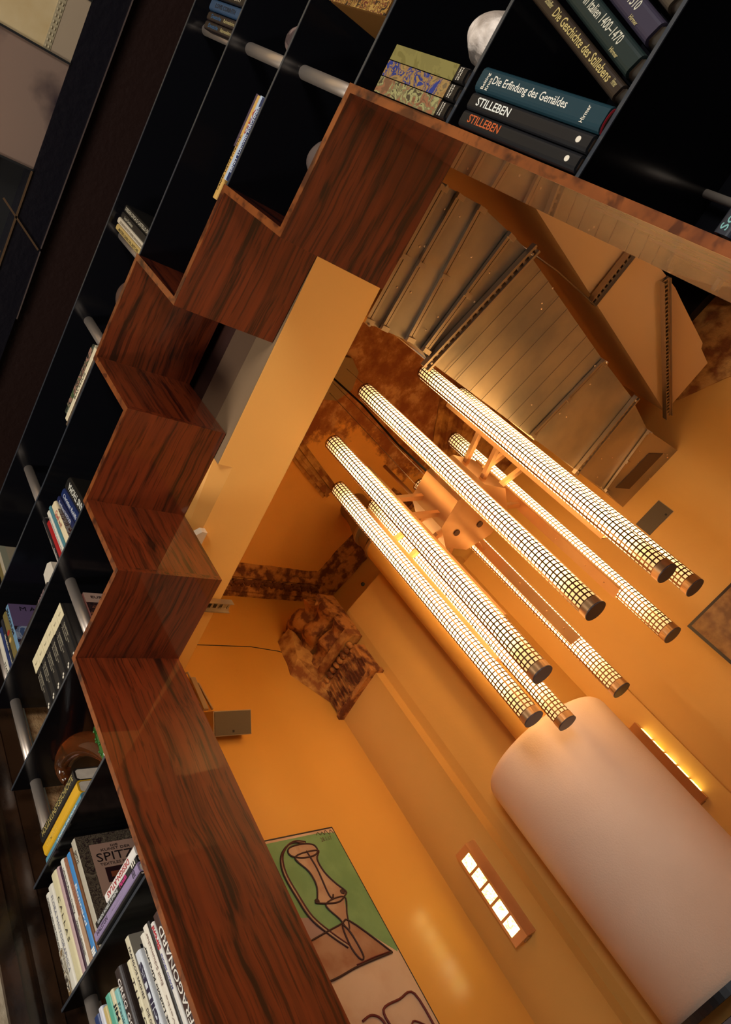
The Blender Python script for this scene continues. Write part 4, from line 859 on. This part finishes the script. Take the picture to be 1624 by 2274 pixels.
# speakers
def speaker(c, u, v, n, w, h, d, label, mount):
    """c = centre of the grille, u to the right, v up, n outward"""
    c, u, v, n = Vector(c), Vector(u).normalized(), Vector(v).normalized(), Vector(n).normalized()
    g = thing('wall_speaker', c - n * d, label, 'speaker', 'small tan wall loudspeakers')
    def slab(mb, c, w, h, t):
        a = [c + u * sx * w / 2 + v * sy * h / 2 for sx, sy in ((-1, -1), (1, -1), (1, 1), (-1, 1))]; mb.prism_dir(a, n * t); return mb
    slab(MB(), c - n * d * .92, w, h, d * .92).build('cabinet', M_SPKB, g)
    slab(MB(), c + n * .001, w * .95, h * .93, .004).build('grille', M_SPK, g)
    slab(MB(), c + n * .0055 + u * w * .28 * mount - v * h * .33, .012, .012, .001).build('badge', M_DARK, g)
    return g
speaker((-2.491, 1.245, 3.420), (0, 1, 0), (.64, 0, .77), (.77, 0, -.64), .232, .126, .10, 'small tan loudspeaker on the left wall beside the wooden jamb', 0)
cs = fw(-.66, .0); speaker((cs[0], cs[1] , 3.187), (.9678, .2516, 0), (0, 0, 1), (.2516, -.9678, 0), .20, .118, .10, 'small tan loudspeaker on the far wall below the duct end', 1)
sp = COL.objects[-1]
tag(MB().bar((-2.585, 1.205, 3.60), (-2.585, 1.215, 3.83), .03, .014, (1, 0, 0)).bar((-2.585, 1.245, 3.60), (-2.585, 1.235, 3.79), .008, .012, (1, 0, 0)).tube([(-2.585, 1.20, 3.83), (-2.57, 1.19, 3.86), (-2.585, 1.17, 3.86)], .006, 8).build('cable_conduit', M_SPKB), 'tan cable conduit above the left wall loudspeaker', 'conduit')
tag(MB().prism([(-1.28, .392), (-1.262, .410), (-1.262, .432), (-1.32, .432), (-1.32, .392)], 3.262, 3.290).build('soffit_sensor', mat('cream_plastic', (.8, .65, .45), .4)), 'small cream sensor box on the soffit near the left steps', 'sensor')
tag(MB().blob((-1.935, 2.19, 3.98), (.014, .01, .014), 1, .1, 10, 8).build('wall_hook', M_DARK), 'tiny dark hook on the back wall beside the tubes', 'hook')

# ------------------------------------------------------------------ pictures
pic = thing('large_painting', (-2.6, 1.30, 1.0), 'tall unframed painting with a pale vessel on green ground on the left wall', 'painting')
X0 = -2.594
MB().box((X0 - .004, .85, .7), (X0 + .010, 1.604, 2.805)).build('black_edge', mat('black_picture_edge', (.012, .008, .008), .5), pic)
MB().box((X0 + .010, .858, .7), (X0 + .014, 1.594, 2.795)).build('ground', mat('bare_tan_ground', (.56, .40, .28), .6, noise=((.50, .33, .22), 6, .4, .6)), pic)
def flat(pts, name, m, e, hole=None):
    MB().prism_dir([(X0 + .014 + e, y, z) for y, z in pts], (.0006, 0, 0)).build(name, m, pic)
green = mat('painted_green', (.16, .30, .12), .6, noise=((.13, .26, .10), 9, .4, .6)); tan = mat('painted_tan', (.42, .27, .17), .6, noise=((.36, .20, .12), 16, .42, .6)); ink = mat('painted_black_line', (.035, .008, .008), .6); redi = mat('painted_red_line', (.12, .012, .01), .6)
flat([(.858, 2.335), (1.205, 2.335), (1.42, 2.345), (1.585, 2.165), (1.594, 2.178), (1.594, 2.770), (1.50, 2.783), (.858, 2.783)], 'green_field', green, 0)
flat([(1.15, 2.43), (1.233, 2.41), (1.292, 2.326), (1.15, 2.33)], 'mauve_patch', mat('painted_mauve', (.30, .19, .17), .6), .0008)
flat([(1.05, 2.30), (1.352, 2.345), (1.418, 2.344), (1.551, 2.168), (1.347, 2.165), (1.206, 2.152), (1.05, 2.15)], 'table', mat('painted_ochre', (.36, .20, .12), .6, noise=((.28, .12, .06), 9, .4, .6)), .0016)
body = [(1.297, 2.689), (1.333, 2.607), (1.336, 2.537), (1.305, 2.477), (1.289, 2.464), (1.351, 2.446), (1.414, 2.44), (1.461, 2.46), (1.476, 2.477), (1.443, 2.526), (1.414, 2.589), (1.411, 2.655), (1.439, 2.697)]
neck = [(1.273, 2.719), (1.297, 2.74), (1.37, 2.744), (1.43, 2.729), (1.439, 2.697), (1.408, 2.677), (1.34, 2.677), (1.285, 2.695)]
cone = [(1.335, 2.446), (1.368, 2.369), (1.389, 2.313), (1.42, 2.38), (1.453, 2.455)]
flat(body, 'vessel_body', tan, .0022); flat(neck, 'vessel_mouth', tan, .0030); flat(cone, 'vessel_foot', tan, .0024)
def smooth(pts, closed=False, k=5):
    P = [Vector((0, *p)) for p in pts]; n = len(P); out = []
    rng = range(n if closed else n - 1)
    for i in rng:
        p0, p1, p2, p3 = (P[(i + j) % n] if closed else P[max(0, min(n - 1, i + j))] for j in (-1, 0, 1, 2))
        for s in range(k):
            t = s / k; out.append(.5 * ((2 * p1) + (p2 - p0) * t + (2 * p0 - 5 * p1 + 4 * p2 - p3) * t * t + (3 * p1 - p0 - 3 * p2 + p3) * t ** 3))
    out.append(P[0] if closed else P[-1]); return out
lines = MB(); rlines = MB(); tband = MB()
def stroke(mb, pts, r=.004, closed=False, e=.0186):
    mb.tube([(X0 + e, p.y, p.z) for p in smooth(pts, closed)], r, 6)
handle = [(1.389, 2.748), (1.338, 2.762), (1.28, 2.747), (1.227, 2.7), (1.204, 2.621), (1.214, 2.512), (1.233, 2.41), (1.289, 2.32), (1.347, 2.249)]
stroke(tband, handle, .008, e=.0115); stroke(lines, [(y - .009, z - .003) for y, z in handle]); stroke(lines, [(y + .008, z + .003) for y, z in handle], .003)
stroke(lines, body, .004, True); stroke(lines, neck, .004, True); stroke(lines, cone, .0035, True)
stroke(lines, [(1.374, 2.706), (1.384, 2.61), (1.376, 2.487), (1.387, 2.464), (1.4, 2.478)]); stroke(lines, [(1.365, 2.338), (1.389, 2.3), (1.395, 2.199), (1.371, 2.188), (1.354, 2.247)], .004, True)
stroke(lines, [(1.1, 2.31), (1.352, 2.345), (1.418, 2.344), (1.551, 2.168)]); stroke(lines, [(1.551, 2.168), (1.347, 2.165), (1.206, 2.152), (1.05, 2.15)], .005)
for q in ((1.30, 2.468), (1.458, 2.478)): lines.blob((X0 + .018, *q), (.003, .013, .012), 2, .2, 12, 8)
stroke(rlines, [(1.357, 1.90), (1.358, 1.982), (1.46, 1.992), (1.551, 1.987), (1.563, 1.80)], .005); stroke(rlines, [(1.237, 1.976), (1.291, 1.982), (1.331, 1.945), (1.33, 1.85)], .005); stroke(rlines, [(1.43, 1.85), (1.47, 1.90), (1.52, 1.87)], .004)
stroke(rlines, [(y + .004, z + .005) for y, z in handle], .0018, e=.020); stroke(rlines, [(1.34, 2.172), (1.45, 2.176), (1.545, 2.174)], .003)
tband.build('vessel_handle', tan, pic); lines.build('black_drawing', ink, pic); rlines.build('red_drawing', redi, pic)
sg = MB(); lettering(sg, '28.1.17', (X0 + .0155, 1.49, 2.735), (0, .07, 0), (0, 0, .022), (1, 0, 0)); 
stroke(sg, [(1.48, 2.775), (1.495, 2.787), (1.505, 2.77), (1.52, 2.785), (1.53, 2.768), (1.545, 2.79), (1.56, 2.765), (1.575, 2.787), (1.588, 2.765)], .0015, e=.0155)
sg.build('signature', mat('pencil', (.10, .05, .03), .7), pic)

pf = thing('framed_picture', (-.5, 3.2, 1.9), 'dark framed brown picture on the far wall at the right edge', 'picture')
def fq(x0, x1, z0, z1, d0, d1, nm, m): MB().prism([fw(x0, d0), fw(x1, d0), fw(x1, d1), fw(x0, d1)], z0, z1).build(nm, m, pf)
fq(-.998, -.10, 1.75, 2.608, 0.0, .030, 'frame', mat('black_frame', (.02, .01, .008), .4))
fq(-.982, -.116, 1.766, 2.592, .030, .033, 'canvas', mat('golden_brown_canvas', (.36, .19, .06), .5, noise=((.17, .075, .02), 14, .38, .62)))
MB().prism_dir([Vector((*fw(-.80 + .0, .034), 2.45)), Vector((*fw(-.72, .034), 2.54)), Vector((*fw(-.60, .034), 2.50)), Vector((*fw(-.58, .034), 2.2)), Vector((*fw(-.78, .034), 2.25))], (.0003, -.001, 0)).build('dark_figure', mat('painted_umber', (.06, .02, .012), .5), pf)
